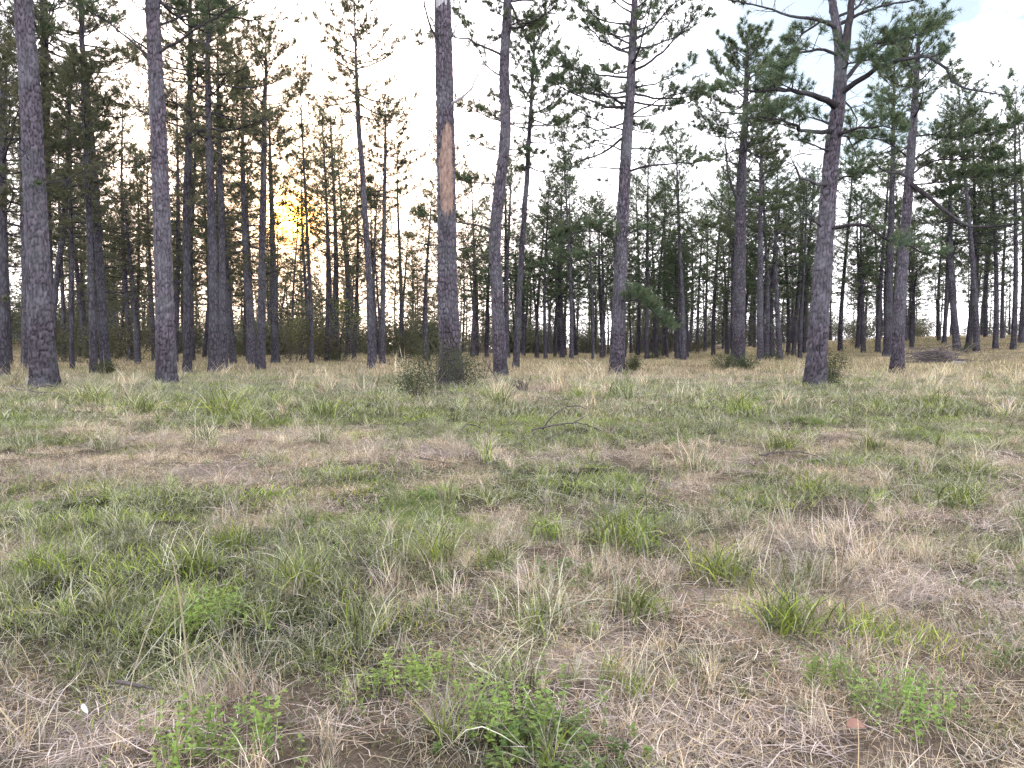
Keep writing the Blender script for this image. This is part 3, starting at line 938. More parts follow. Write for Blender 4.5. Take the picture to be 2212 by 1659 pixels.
hero("forked_big", "big forked pine with long crooked limbs, the nearest tree right of centre", [(1760, 836, 39), (1768, 700, 36), (1784, 495, 31), (1797, 330, 27), (1810, 234, 24), (1816, 140, 19), (1806, 50, 13), (1797, 0, 11)], -170, None, 0, 9, relief=True, nn=22,
     limbs=[dict(name="upper_stem", p=[(1814, 165), (1824, 120, -.1), (1833, 60, -.2), (1841, 0, -.3), (1850, -80, -.4), (1855, -150, -.4)], r=0.163, r1=.05, leaf0=0.61, sub=1.02),
            dict(p=[(1805, 232), (1775, 212, -.6), (1735, 199, -1.1), (1690, 192, -1.5), (1640, 196, -1.8), (1560, 198, -2)], r=0.117, leaf0=0.41, sub=1.02, dens=1.00),
            dict(p=[(1798, 285), (1750, 283, -.7), (1715, 272, -1.2), (1680, 258, -1.6), (1640, 255, -1.9), (1600, 262, -2)], r=0.085, leaf0=0.36, sub=0.92, dens=0.90),
            dict(p=[(1800, 275), (1775, 258, .5), (1745, 252, .9), (1720, 262, 1.1)], r=0.052, leaf0=0.26, sub=0.72, dens=0.90),
            dict(p=[(1806, 120), (1780, 108, -.3), (1745, 112, -.6), (1715, 128, -.8), (1690, 165, -1), (1672, 200, -1.1)], r=0.058, leaf0=0.31, sub=0.82, dens=1.10),
            dict(p=[(1803, 62), (1780, 45, -.4), (1740, 38, -.8), (1690, 30, -1.1), (1640, 12, -1.4), (1570, -3, -1.6)], r=0.072, leaf0=0.61, sub=0.72, bare=True),
            dict(p=[(1800, 50), (1770, 48, .6), (1735, 75, 1), (1705, 110, 1.2), (1690, 150, 1.3)], r=0.052, leaf0=0.36, sub=0.72, dens=1.10),
            dict(p=[(1818, 205), (1850, 178, -.6), (1890, 152, -1.1), (1930, 135, -1.5), (1990, 122, -1.8), (2030, 138, -2), (2065, 180, -2.1), (2120, 200, -2.2), (2185, 212, -2.3)], r=0.098, leaf0=0.41, sub=1.02, dens=0.65),
            dict(p=[(1818, 188), (1845, 150, .4), (1880, 115, .8), (1930, 90, 1.1), (1975, 80, 1.3), (2040, 60, 1.4)], r=0.085, leaf0=0.31, sub=1.02, dens=1.0),
            dict(p=[(1830, 120), (1860, 105, -.3), (1900, 92, -.5), (1960, 85, -.7), (2000, 70, -.8)], r=0.058, leaf0=0.26, sub=0.92, dens=1.20),
            dict(p=[(1838, 55), (1870, 25, -.3), (1910, 10, -.5), (1960, 5, -.6), (2010, -10, -.7)], r=0.065, leaf0=0.26, sub=0.92),
            dict(p=[(1836, 40), (1848, 20, .4), (1880, -20, .8), (1920, -40, 1)], r=0.052, leaf0=0.26, sub=0.92),
            dict(p=[(1804, 300), (1830, 282, -.5), (1860, 276, -.8), (1905, 274, -1), (1950, 280, -1.1)], r=0.065, leaf0=0.31, sub=0.82, dens=1.10),
            dict(p=[(1803, 310), (1825, 295, .5), (1838, 310, .8), (1850, 345, .9)], r=0.039, leaf0=0.36, sub=0.62, dens=0.80),
            dict(p=[(1786, 402), (1760, 395, -.5), (1735, 385, -.8), (1720, 375, -.9), (1712, 345, -.95), (1730, 330, -1), (1760, 332, -1)], r=0.072, leaf0=0.66, sub=0.52, bare=True, jit=.06),
            dict(p=[(1790, 398), (1820, 385, .5), (1850, 380, .8), (1885, 375, 1)], r=0.052, leaf0=0.26, sub=0.82, dens=1.20),
            dict(p=[(1794, 330), (1770, 318, -.5), (1745, 310, -.8), (1730, 300, -.9)], r=0.046, leaf0=0.36, sub=0.62, dens=0.70),
            dict(p=[(1775, 500), (1765, 480, -.3), (1750, 468, -.5), (1740, 450, -.6)], r=0.046, leaf0=0.36, sub=0.52, bare=True),
            dict(p=[(1790, 492), (1830, 488, -.5), (1870, 487, -.8), (1905, 512, -1), (1940, 530, -1.1), (1985, 540, -1.2), (2035, 548, -1.2)], r=0.072, leaf0=0.36, sub=0.72, dens=0.75),
            dict(p=[(1815, 215), (1840, 235, .6), (1852, 270, 1), (1858, 300, 1.2)], r=0.039, leaf0=0.36, sub=0.62, dens=0.80),
            dict(p=[(1817, 150), (1845, 135, -1), (1880, 132, -1.6), (1905, 150, -2)], r=0.039, leaf0=0.26, sub=0.72, dens=1.10),
            dict(p=[(1797, 0), (1770, -40, -.4), (1730, -60, -.6)], r=0.065, leaf0=0.16, sub=1.02)])
hero("right_dense", "full-crowned dark green pine beside the brush pile with a long sagging limb", [(1937, 806, 25), (1945, 640, 20), (1958, 469, 17), (1968, 330, 14), (1977, 208, 10), (1982, 130, 6)], 62, 330, 3.6, 10, relief=True, gap=.36, leaf0=.25,
     limbs=[dict(p=[(1958, 395), (1985, 410, -.5), (2020, 435, -.9), (2060, 470, -1.3), (2100, 492, -1.6), (2150, 488, -1.8), (2200, 480, -1.9)], r=.13, r1=.035, leaf0=.80, sub=.8, dens=.8),
            dict(p=[(1958, 385), (1940, 372, -.5), (1915, 368, -.9), (1880, 345, -1.2)], r=.10, leaf0=.45, sub=.6, dens=.8),
            dict(p=[(1965, 380), (2010, 350, -.6), (2060, 345, -1), (2110, 340, -1.3), (2170, 345, -1.5)], r=.06, leaf0=.2, sub=1.1, dens=1.4, gap=.2),
            dict(p=[(1968, 350), (2020, 315, .4), (2080, 300, .8), (2140, 290, 1), (2200, 270, 1.1)], r=.06, leaf0=.25, sub=1.1, dens=1.3, gap=.2),
            dict(p=[(1966, 400), (2020, 395, .6), (2080, 385, 1), (2150, 380, 1.3), (2215, 375, 1.5)], r=.055, leaf0=.2, sub=1.1, dens=1.4, gap=.2),
            dict(p=[(1960, 420), (1990, 430, .8), (2030, 425, 1.2), (2070, 415, 1.4)], r=.04, leaf0=.2, sub=.9, dens=1.2, gap=.2),
            dict(p=[(1962, 345), (1930, 315, .5), (1895, 300, .9), (1860, 300, 1.2)], r=.05, leaf0=.2, sub=.9, dens=1.2),
            dict(p=[(1955, 480), (1990, 470, .3), (2030, 465, .5)], r=.025, leaf0=.3, sub=.6),
            dict(p=[(1947, 592), (1985, 590, -.3), (2020, 585, -.5)], r=.02, leaf0=.6, sub=.4, dens=.5),
            dict(p=[(1948, 560), (1975, 540, -.3), (1993, 525, -.4)], r=.02, leaf0=.6, sub=.4, bare=True)])
hero("slim_by_bent", "slim straight pine standing close behind the crooked double-bend pine", [(1114, 797, 14), (1126, 560, 12), (1137, 400, 11), (1145, 260, 9), (1153, 120, 6)], 50, 360, 3.6, 11, gap=.19, dens=1.0, nn=16, nw=.016)

G_STAND = "pines at the front of the tall stand"
MID = [
    ("left_edge", "pine cut by the picture's left edge, beside the near big left pine", [(8, 817, 22), (6, 560, 17), (4, 240, 11)], 130, 480, 3.2),
    ("left_58", "pine standing just left of and behind the leftmost big pine", [(58, 803, 19), (56, 600, 17), (50, 400, 14), (46, 200, 9)], 40, 330, 3.0),
    ("left_behind", "tall pine trunk rising directly behind the leftmost big pine", [(108, 800, 20), (104, 600, 19), (100, 400, 18), (95, 0, 15)], -230, 190, 4.2),
    ("lean_left", "long pine leaning left with height, third tall trunk inside the left stand", [(229, 799, 21), (215, 560, 17), (200, 333, 14), (180, 120, 11), (174, 0, 9)], -110, 250, 3.4),
    ("thin_203", "thin dark pine just left of the leaning pine in the left stand", [(203, 810, 16), (195, 560, 13), (187, 365, 10), (178, 200, 6)], 120, 430, 2.6),
    ("lean_right_112", "pine tilting to the right as it rises behind the leftmost big pine", [(112, 803, 13), (118, 650, 12), (138, 480, 11), (151, 224, 7)], 130, 400, 2.6),
    ("thin_405", "slightly bowed slim pine right of the second big pine", [(405, 808, 18), (404, 600, 16), (402, 450, 15), (409, 250, 12), (411, 0, 8)], -110, 260, 3.2),
    ("tall_463", "stout front pine of the close pair left of the low sun", [(463, 811, 23), (460, 560, 19), (452, 330, 15), (449, 150, 11), (448, 52, 8)], -40, 320, 3.3),
    ("pair_484", "slimmer rear pine of the close pair left of the low sun", [(484, 800, 16), (478, 480, 12), (471, 182, 7)], 80, 350, 2.8),
    ("sun_563", "straight dark pine nearest to the left of the low sun", [(563, 803, 20), (566, 560, 15), (570, 330, 12), (574, 172, 8)], 80, 350, 3.0),
    ("thin_156", "thin pine sapling trunk between the two big left pines", [(156, 803, 10), (155, 600, 9), (153, 450, 6)], 370, 520, 1.8),
    ("slender_mid", "slender tall pine with an airy tip standing alone left of the dead pine", [(802, 799, 15), (797, 600, 13), (786, 420, 12), (774, 250, 10), (769, 130, 6)], 10, 260, 3.1),
    ("dark_826", "straight pine just right of the slender airy-topped pine", [(826, 788, 12), (828, 560, 10), (832, 333, 7)], 235, 440, 2.8),
    ("sun_595", "pine trunk directly below and left of the glowing sun", [(595, 787, 17), (590, 560, 13), (584, 360, 8)], 250, 450, 2.6),
    ("right_1917", "pine standing immediately left of the full-crowned pine by the brush pile", [(1917, 773, 19), (1922, 600, 14), (1927, 417, 11), (1930, 240, 7)], 110, 400, 3.2),
    ("mid_1642", "straight pine right of the round-topped split pine", [(1642, 783, 14), (1642, 600, 12), (1642, 495, 10), (1645, 300, 6)], 215, 500, 3.0),
]
for i, (k, lab, pts, top, cr_, spr) in enumerate(MID):
    left = pts[0][0] < 900
    hero(k, lab, pts, top, cr_, spr * 1.2, 40 + i, gap=.20, dens=1.0, nn=12, nw=.019, nlen=.23, olive=left, lod=1, stubs=6, group=G_STAND)

# ---- prototypes for the trees farther back
def prototype(seed, H, r0, crown, spread, gap, shape, dens, olive, elev=(-8, 55), nn=8, nw=.024, bow=.3, raw=False):
    rng = np.random.default_rng(seed)
    e = bpy.data.objects.new("pine_tree", None)
    zz = np.concatenate([np.linspace(-.6, 1.2, 5), np.linspace(2, H, 14)])
    ph = rng.uniform(0, 6.28, 2)
    X = bow * (np.sin(zz / H * 3.5 + ph[0]) - math.sin(ph[0])); Yy = bow * (np.sin(zz / H * 3 + ph[1]) - math.sin(ph[1]))
    P = np.stack([X, Yy, zz], 1)
    P[:2, :2] = 0
    R = r0 * np.clip(1 - np.maximum(zz, 0) / H, 0, 1) ** 0.75 + 0.015
    R = R * (1 + .3 * np.exp(-np.maximum(zz, 0) / .35))
    t = MB(); t.tube(P, R, 9, ref=(1, 0, 0))
    tf = Tufts()
    ax = stem_fn(P)
    lw = MB()
    for (p, L, tt) in crown_limbs(rng, ax, H * crown, H, spread, gap, shape, 1, None, dens, elev):
        limb(rng, lw, tf, p, 0.012 + 0.012 * L, 0.008, .28, .46, .40 * L ** .7, 1, .05, False, dens)
    for q in range(10):
        z = rng.uniform(H * crown * .3, H * crown); a = rng.uniform(0, 6.28); L = rng.uniform(.4, 2.0)
        h = np.array((math.cos(a), math.sin(a), rng.uniform(-.3, .3)))
        b0 = ax(z)
        limb(rng, lw, tf, [b0, b0 + h * L * .5, b0 + h * L + np.array((0, 0, -.12 * L))], .02, .008, .4, .5, .4, 1, .04, True)
    if raw:
        return t, lw, needles(tf, rng, nn, .34, nw, PAL_OLIVE if olive else PAL)
    me_t = t.mesh("trunk", M_BARK); me_l = lw.mesh("upper_limbs", M_LIMB)
    me_c = needles(tf, rng, nn, .26, nw, PAL_OLIVE if olive else PAL).mesh("crown", M_NEEDLE, False)
    return dict(H=H, r0=r0, parts=(("trunk", me_t), ("upper_limbs", me_l), ("crown", me_c)))


PROTOS_L = [prototype(101, 20, .22, .36, 3.9, .27, .55, .9, True), prototype(102, 20, .20, .44, 3.5, .27, .5, .9, True),
            prototype(103, 20, .23, .30, 4.1, .28, .6, .9, True), prototype(104, 20, .19, .48, 3.3, .23, .55, 1.0, True)]
PROTOS_R = [prototype(111, 20, .23, .36, 4.2, .28, .6, .95, False), prototype(112, 20, .21, .48, 3.6, .26, .5, .95, False),
            prototype(113, 20, .24, .32, 4.3, .28, .6, .95, False), prototype(114, 20, .20, .52, 3.4, .23, .6, 1.0, False)]


def place_pine(proto, loc, H, rs, rz, lean, label, group):
    e = obj("pine_tree", None, None, loc, label=label, category="tree", group=group)
    e.rotation_euler = (lean[0], lean[1], rz)
    s = H / proto["H"]
    e.scale = (rs, rs, s)
    for nm, me in proto["parts"]:
        obj(nm, me, e, **({"kind": "stuff"} if nm == "upper_limbs" else {}))
    tree_sites.append((loc[0], loc[1], 0.7))
    return e


# (px base, py base, width px, top py, lean px over the visible height, label)
FAR = [
    (284, 782, 11, 200, -3, "thin pine midway between the leaning pine and the second big pine"),
    (333, 782, 10, 330, -8, "thin pine close left of the second big pine"),
    (545, 776, 10, 400, -4, "thin shaded pine two trunks left of the low sun"),
    (668, 781, 8, 330, -3, "very thin pine just right of the glowing sun"),
    (725, 777, 13, 230, -6, "left one of two twin pines behind the pale green sapling"),
    (750, 772, 12, 330, 6, "right one of two twin pines behind the pale green sapling"),
    (1179, 778, 8, 380, 0, "thin pine in the gap right of the crooked double-bend pine"),
    (1207, 769, 9, 420, 0, "thin pine third from the crooked pine towards the layered pine"),
    (1234, 778, 9, 395, 3, "pine midway between the crooked pine and the layered open pine"),
    (1299, 777, 8, 420, 0, "thin pine just left of the layered open-crowned pine"),
    (1377, 771, 9, 390, 26, "pine leaning right just behind the low hanging clump"),
    (1418, 776, 8, 400, -2, "thin pine under the low hanging clump of the layered pine"),
    (1434, 771, 9, 385, 0, "upright thin pine right of the low hanging clump"),
    (1489, 764, 8, 470, 4, "leftmost of three pale far trunks left of the round-topped pine"),
    (1507, 762, 7, 460, 6, "middle one of three pale far trunks left of the round-topped pine"),
    (1523, 760, 7, 450, 0, "rightmost of three pale far trunks left of the round-topped pine"),
    (1541, 771, 9, 380, 3, "dark pine closest on the left to the round-topped split pine"),
    (1714, 772, 10, 400, 2, "pine behind and left of the big forked pine"),
    (1737, 766, 9, 380, 0, "thin pine immediately left of the big forked pine's trunk"),
    (1815, 760, 10, 330, 0, "pine in the gap just right of the big forked pine"),
    (1851, 757, 9, 430, 6, "thin far pine second to the right of the big forked pine"),
    (1865, 762, 10, 420, 6, "pine third to the right of the big forked pine"),
    (1896, 763, 11, 350, 14, "pine leaning right, just left of the trunks by the brush pile"),
    (1971, 747, 8, 480, -8, "dark thin pine leaning left behind the brush pile"),
    (2039, 744, 9, 330, 9, "pine on the slope above the right end of the brush pile"),
    (2068, 760, 15, 250, 26, "stout pine on the right slope leaning to the right"),
    (2091, 757, 12, 230, 8, "straight pine second from the left in the right slope row"),
    (2109, 762, 13, 170, 26, "pale pine on the right slope, clearly leaning right"),
    (2150, 754, 11, 260, 16, "pine near the right edge, left of the last pair"),
    (2188, 757, 11, 200, 8, "first pine of the last pair at the right edge"),
    (2205, 742, 12, 240, -6, "rear pine of the last pair at the right edge"),
]
prng = random.Random(5)
for i, (px, py, w, top, lp, lab) in enumerate(FAR):
    g = ground(px, py)
    Y = g[1]
    H = max(9.0, float(at(px, top, Y)[2] - g[2]))
    left = px < 1000
    P = (PROTOS_L if left else PROTOS_R)[i % 4]
    rs = (w / F * Y * .5) / P["r0"] / 1.02
    rs = min(1.5, max(0.72, rs))
    vis = (py - top)
    place_pine(P, g, H, rs, prng.uniform(0, 6.28), (prng.gauss(0, .01), lp / vis), lab, "single far pines")

# ---- the rest of the stand
ZONES = [(-400, 100, "pine in the crowded stand left of the leftmost big pine"), (100, 360, "shaded far pine between the two big left-hand pines"),
         (360, 620, "shaded far pine between the second big pine and the low sun"), (620, 980, "far pine between the low sun and the dead bark-stripped pine"),
         (980, 1340, "far pine between the dead pine and the layered open pine"), (1340, 1600, "far pine between the layered pine and the round-topped pine"),
         (1600, 1770, "far pine between the round-topped pine and the big forked pine"), (1770, 2000, "far pine between the big forked pine and the brush pile"),
         (2000, 2700, "far pine on the grassy slope right of the brush pile")]
QUOTA = [9, 22, 25, 26, 30, 25, 17, 14, 12]
DMIN = [46, 48, 47, 52, 62, 64, 62, 72, 80]
LM = [(-9999, "the left edge"), (97, "the leftmost big pine"), (229, "the left-leaning pine"), (360, "the second big pine"), (463, "the close pair"), (563, "the sun's left pine"),
      (668, "the sun's right pine"), (802, "the airy-topped pine"), (977, "the dead pine"), (1082, "the crooked pine"), (1234, "the midway pine"), (1332, "the layered pine"),
      (1434, "the clump-side pine"), (1595, "the round-topped pine"), (1760, "the forked pine"), (1937, "the brush-pile pine"), (2068, "the stout slope pine"), (2188, "the last pair"), (9999, "the right edge")]
ORD = ["first", "second", "third", "fourth", "fifth", "sixth", "seventh", "eighth", "ninth", "tenth", "eleventh", "twelfth", "thirteenth", "fourteenth", "fifteenth", "sixteenth", "seventeenth", "eighteenth", "nineteenth", "twentieth", "twenty-first", "twenty-second", "twenty-third", "twenty-fourth", "twenty-fifth", "twenty-sixth"]


def order_labels(items, what):
    """items: list of (px, payload) -> [(payload, label)] counted from the left between two landmark trees"""
    out = []
    for (a, na), (b, nb) in zip(LM[:-1], LM[1:]):
        sub = sorted([q for q in items if a <= q[0] < b], key=lambda q: q[0])
        for i, q in enumerate(sub):
            out.append((q[1], "%s, %s from the left between %s and %s" % (what, ORD[min(i, 25)], na, nb)))
    return out


prng = random.Random(12)
spots = []
for zi, (a, b, lab) in enumerate(ZONES):
    made = tries = 0
    while made < QUOTA[zi] and tries < 4000:
        tries += 1
        px = prng.uniform(max(a, 4), min(b, 2208))
        d = math.sqrt(prng.uniform(DMIN[zi] ** 2, 135 ** 2))
        if prng.random() < 0.35:
            d = prng.uniform(DMIN[zi], DMIN[zi] + 25)
        x = (px - CX) / F * d
        if 18 < px < 50 and d < 125 or 606 < px < 664 and d < 100:
            continue
        if any((x - q[0]) ** 2 + (d - q[1]) ** 2 < 2.2 ** 2 for q in tree_sites):
            continue
        P = (PROTOS_L if px < 1000 else PROTOS_R)[prng.randrange(4)]
        H = prng.uniform(14.5, 22.5) * (0.92 if zi >= 4 else 1.0)
        if prng.random() < .22:
            H *= .6
        rs = prng.uniform(.75, 1.15) * min(1, H / 15 + .1)
        spots.append((px, (P, (x, d, float(terrain(x, d))), H, rs, prng.uniform(0, 6.28), (prng.gauss(0, .018), prng.gauss(0, .022)))))
        tree_sites.append((x, d, .7))
        made += 1
for (args, lab) in order_labels(spots, "far pine"):
    place_pine(*args, lab, "far pines of the stand")

# the wood beyond, too far off to tell its trees apart
far_src = bpy.data.collections.new("far_pine_sources")
for i in range(5):
    t_, l_, n_ = prototype(200 + i, 20, .21, (.34, .44, .28, .4, .5)[i], 3.0, .36, .65, .9, i < 2, nn=6, nw=.05, raw=True)
    b = MB()
    for q in (t_, l_, n_):
        b.add(np.concatenate(q.V), np.concatenate(q.Q) if q.Q else None, np.concatenate(q.T) if q.T else None, np.concatenate(q.C))
    me = b.mesh("far_pine", [M_BARK, M_NEEDLE], False)
    mi = np.zeros(len(me.polygons), np.int32); mi[sum(len(k) for k in b.Q):] = 1
    me.polygons.foreach_set("material_index", mi)
    far_src.objects.link(bpy.data.objects.new("far_pine_%d" % i, me))
NG_FAR = scatter_group("scatter_far_pines", far_src)
fr_ = np.random.default_rng(88)
fp, fs, fi = [], [], []
while len(fp) < 300:
    px = fr_.uniform(-700, 2900)
    d = math.sqrt(fr_.uniform(128 ** 2, 230 ** 2))
    if px < -10 or px > 2222:
        if fr_.random() < .5:
            d = fr_.uniform(45, 130)
    elif 1990 < px and fr_.random() < .4:
        continue
    if 16 < px < 54:
        continue
    x = (px - CX) / F * d
    fp.append((x, d, float(terrain(x, d)))); h = fr_.uniform(.62, 1.05); w = fr_.uniform(.8, 1.15)
    fs.append((w, w, h)); fi.append(fr_.integers(0, 2) if px < 900 else fr_.integers(1, 5))
scatter("far_wood", "far-off pine wood closing the view behind the stand", "woods", np.array(fp), fi, fs, .02, 4, NG_FAR)




# ------------------------------------------------------------------ shrubs
def leaf_cloud(rng, c, n, size, pal, spread):
    b = MB()
    p = np.repeat(np.asarray(c), n, axis=0) + rng.normal(size=(len(c) * n, 3)) * spread
    m = len(p)
    d = rng.normal(size=(m, 3)); d /= np.linalg.norm(d, axis=1)[:, None]
    s = np.cross(d, rng.normal(size=(m, 3))); s /= np.linalg.norm(s, axis=1)[:, None] + 1e-9
    L = size * rng.uniform(.6, 1.3, (m, 1))
    V = np.stack([p - d * L * .5, p + s * L * .26, p + d * L * .5, p - s * L * .26], 1).reshape(-1, 3)
    pal = np.asarray(pal)
    col = pal[rng.integers(0, len(pal), m)] * rng.uniform(.7, 1.35, (m, 1))
    b.add(V, np.arange(m * 4).reshape(-1, 4), None, np.repeat(col, 4, axis=0))
    return b


def bush_parts(seed, h, w, nst=9, size=.05, n=26, pal=None, sp_=.10, twigs=7, r=.012):
    rng = np.random.default_rng(seed)
    st = MB(); tips = []
    for i in range(nst):
        a = rng.uniform(0, 6.28); rr = w * .5 * math.sqrt(rng.uniform(.02, 1)); hh = h * rng.uniform(.55, 1.05) * (1 - .35 * (rr / (w * .5)) ** 2)
        e = np.array((math.cos(a) * rr, math.sin(a) * rr, hh))
        b0 = np.array((math.cos(a), math.sin(a), 0)) * rr * .15
        P = smooth_path([b0 + (0, 0, -.05), b0 + (e - b0) * .5 + rng.normal(size=3) * .06 * h, e], 7)
        st.tube(P, np.linspace(r, .004, 7), 5)
        for q in range(twigs):
            f = rng.uniform(.25, 1); k = min(5, int(f * 6))
            o = P[k] + (P[k + 1] - P[k]) * rng.random()
            d = unit(rng.normal(size=3) + np.array((math.cos(a), math.sin(a), .6)) * .7)
            t = o + d * h * rng.uniform(.12, .32)
            st.tube(np.array([o, t]), [.005, .002], 3)
            tips += [t, (o + t) / 2]
        tips.append(P[-1])
    lf = leaf_cloud(rng, np.array(tips), n, size, pal, sp_ * h ** .5) if n else None
    return st, lf


PAL_EVER = [(.085, .108, .062), (.10, .122, .066), (.07, .09, .055), (.12, .13, .075)]
PAL_YEL = [(.24, .27, .075), (.19, .24, .065), (.28, .27, .09)]
PAL_DARK = [(.105, .11, .075), (.12, .12, .08), (.14, .135, .09)]


def bush(name, label, px, py, h, w, seed, cat="bush", pal=PAL_EVER, group=None, **kw):
    g = ground(px, py)
    st, lf = bush_parts(seed, h, w, pal=pal, **kw)
    e = obj(name, None, None, g, label=label, category=cat)
    if group:
        e["group"] = group
    obj("stems", st.mesh("stems", M_TWIG), e, kind="stuff")
    if lf:
        obj("foliage", lf.mesh("foliage", M_LEAF, False), e)
    return e


bush("evergreen_bush", "dark evergreen bush wrapped round the foot of the dead bark-stripped pine", 944, 845, 1.75, 1.25, 1, nst=15, n=12, size=.05, sp_=.13)
bush("evergreen_bush", "low dark bush hugging the right side of the dead pine's foot", 998, 846, 1.15, .95, 2, nst=11, n=13, size=.05, sp_=.13)
bush("evergreen_bush", "small rounded bush just left of the dead pine's larger bush", 897, 860, .85, .75, 3, nst=10, n=13, size=.05, sp_=.13)
bush("evergreen_bush", "leafy bush right of the layered pine's base", 1360, 812, .95, 1.1, 4, nst=9, n=24)
bush("evergreen_bush", "rounded bush left of the round-topped pine's base", 1567, 800, 1.0, 1.5, 5, nst=11, n=24)
bush("evergreen_bush", "dark bush right of the round-topped pine's base", 1616, 806, .85, .9, 6, nst=8, n=24)
bush("evergreen_bush", "upright bush touching the right side of the big forked pine's base", 1792, 834, 1.25, .95, 7, nst=11, n=24)
bush("evergreen_bush", "little bush at the foot of the pine beside the low hanging clump", 1418, 780, .8, 1.3, 8, nst=7, n=20)
bush("evergreen_bush", "dark bush at the foot of the straight pine right of the round-topped pine", 1668, 783, 1.0, 1.9, 9, nst=8, n=22)
bush("evergreen_bush", "low dark bush at the edge of the left stand below the leaning pine", 228, 812, .7, .9, 10, nst=8, n=22)
bush("evergreen_bush", "low bush at the foot of the twin pines behind the pale sapling", 735, 784, .9, 1.8, 13, nst=8, n=22)
bush("evergreen_bush", "dark bush on the right slope at the foot of the stout leaning pine", 2085, 764, 1.0, 2.4, 14, nst=8, n=22)
bush("bare_shrub", "thin bare-twigged shrub between the dead pine and the crooked pine", 1040, 826, 1.9, 1.3, 11, cat="shrub", nst=7, n=0, twigs=12, r=.010)
bush("bare_shrub", "pinkish bare brushy shrub right of the crooked pine's base", 1135, 850, .55, .9, 12, cat="shrub", nst=16, n=0, twigs=12, r=.006)
for i, (px, py, h, lab) in enumerate(((1440, 766, 7.5, "grey leafless small tree behind the low hanging clump"), (1690, 772, 5.0, "grey leafless small tree behind the big forked pine"))):
    bush("bare_tree", lab, px, py, h, h * .8, 21 + i, cat="tree", nst=9, n=0, twigs=26, r=.05)


# the yellow-green broadleaf sapling in the middle of the stand
def sapling(label, px, py, h, w, seed):
    rng = np.random.default_rng(seed)
    g = ground(px, py)
    tr = MB(); tips = []
    P = smooth_path([(0, 0, -.1), (.15, 0, h * .35), (.45, .1, h * .7), (.6, .1, h)], 9)
    tr.tube(P, np.linspace(.07, .012, 9), 7)
    br = MB()
    for q in range(22):
        k = rng.integers(3, 8); a = rng.uniform(0, 6.28)
        e = P[k] + np.array((math.cos(a) * w * .5, math.sin(a) * w * .5, rng.uniform(-.3, .9))) * rng.uniform(.35, 1)
        br.tube(smooth_path([P[k], (P[k] + e) / 2 + (0, 0, .15), e], 5), np.linspace(.02, .004, 5), 4)
        tips += [e, e * .75 + P[k] * .25, e * .5 + P[k] * .5]
    e = obj("sapling_tree", None, None, g, label=label, category="tree")
    obj("trunk", tr.mesh("trunk", M_LIMB), e); obj("upper_limbs", br.mesh("upper_limbs", M_LIMB), e, kind="stuff")
    obj("crown", leaf_cloud(rng, np.array(tips), 11, .13, PAL_YEL, .22).mesh("crown", M_LEAF, False), e)


sapling("pale yellow-green broadleaf sapling glowing inside the pine stand", 733, 782, 5.2, 3.2, 31)
sapling("small pale green sapling under the sun's glow", 650, 781, 3.6, 2.6, 32)

# far thicket that closes the view between the trunks
thick_src = bpy.data.collections.new("thicket_sources")
for i in range(4):
    st, lf = bush_parts(90 + i, (7.5, 6.0, 9.0, 4.5)[i], (7.0, 8.0, 6.0, 7.0)[i], nst=16, size=.26, n=11, pal=[(.15, .156, .116), (.165, .168, .12), (.13, .15, .116), (.185, .18, .13)], sp_=.30, twigs=9, r=.05)
    b = MB()
    for q in (st, lf):
        b.add(np.concatenate(q.V), np.concatenate(q.Q), None, np.concatenate(q.C))
    me = b.mesh("thicket", [M_TWIG, M_LEAF], False)
    mi = np.zeros(len(me.polygons), np.int32); mi[sum(len(k) for k in st.Q):] = 1
    me.polygons.foreach_set("material_index", mi)
    thick_src.objects.link(bpy.data.objects.new("thicket_%d" % i, me))
NG_THICK = scatter_group("scatter_thicket", thick_src)
tr_ = np.random.default_rng(55)
tp, ts, ti = [], [], []
while len(tp) < 190:
    px = tr_.uniform(-500, 2700)
    lf_ = px < 950
    if 14 < px < 56 or (1880 < px and tr_.random() < .6) or (950 < px and tr_.random() < .1):
        continue
    d = tr_.uniform(92, 150) if lf_ else tr_.uniform(128, 190)
    x = (px - CX) / F * d
    k = tr_.uniform(.6, 1.25) * (.75 if d < 92 else 1.0)
    tp.append((x, d, float(terrain(x, d)) - .2)); ts.append((k * tr_.uniform(.9, 1.3), k * tr_.uniform(.9, 1.3), k)); ti.append(int(tr_.integers(0, 4)))
scatter("far_thicket", "grey-green leafy thicket far behind the pine trunks", "thicket", np.array(tp), ti, ts, .03, 6, NG_THICK)

# shaded undergrowth bushes inside the stand (alike, shared meshes)
UG = []
for s in range(3):
    st, lf = bush_parts(60 + s, 2.2 + .6 * s, 3.0, nst=9, size=.13, n=13, pal=PAL_DARK, sp_=.24, twigs=6, r=.02)
    UG.append((st.mesh("stems", M_TWIG), lf.mesh("foliage", M_LEAF, False)))
prng = random.Random(77)
made = []
while len(made) < 54:
    px = prng.uniform(5, 900) if len(made) < 30 else prng.uniform(1000, 2000)
    d = prng.uniform(52, 112) if px < 1000 else prng.uniform(85, 130)
    if 14 < px < 54:
        continue
    x = (px - CX) / F * d
    k = prng.uniform(.5, 1.35) * (1 if px < 1000 else .55)
    made.append((px, (x, d, k, prng.randrange(3))))
for (x, d, k, v), lab in order_labels(made, "undergrowth bush"):
    st, lf = UG[v]
    e = obj("undergrowth_bush", None, None, (x, d, float(terrain(x, d))), label=lab, category="bush", group="bushes of the shaded undergrowth")
    e.scale = (k * prng.uniform(.9, 1.4), k * prng.uniform(.9, 1.4), k * prng.uniform(.9, 1.3)); e.rotation_euler = (0, 0, prng.uniform(0, 6.28))
    obj("stems", st, e, kind="stuff"); obj("foliage", lf, e, kind="stuff")


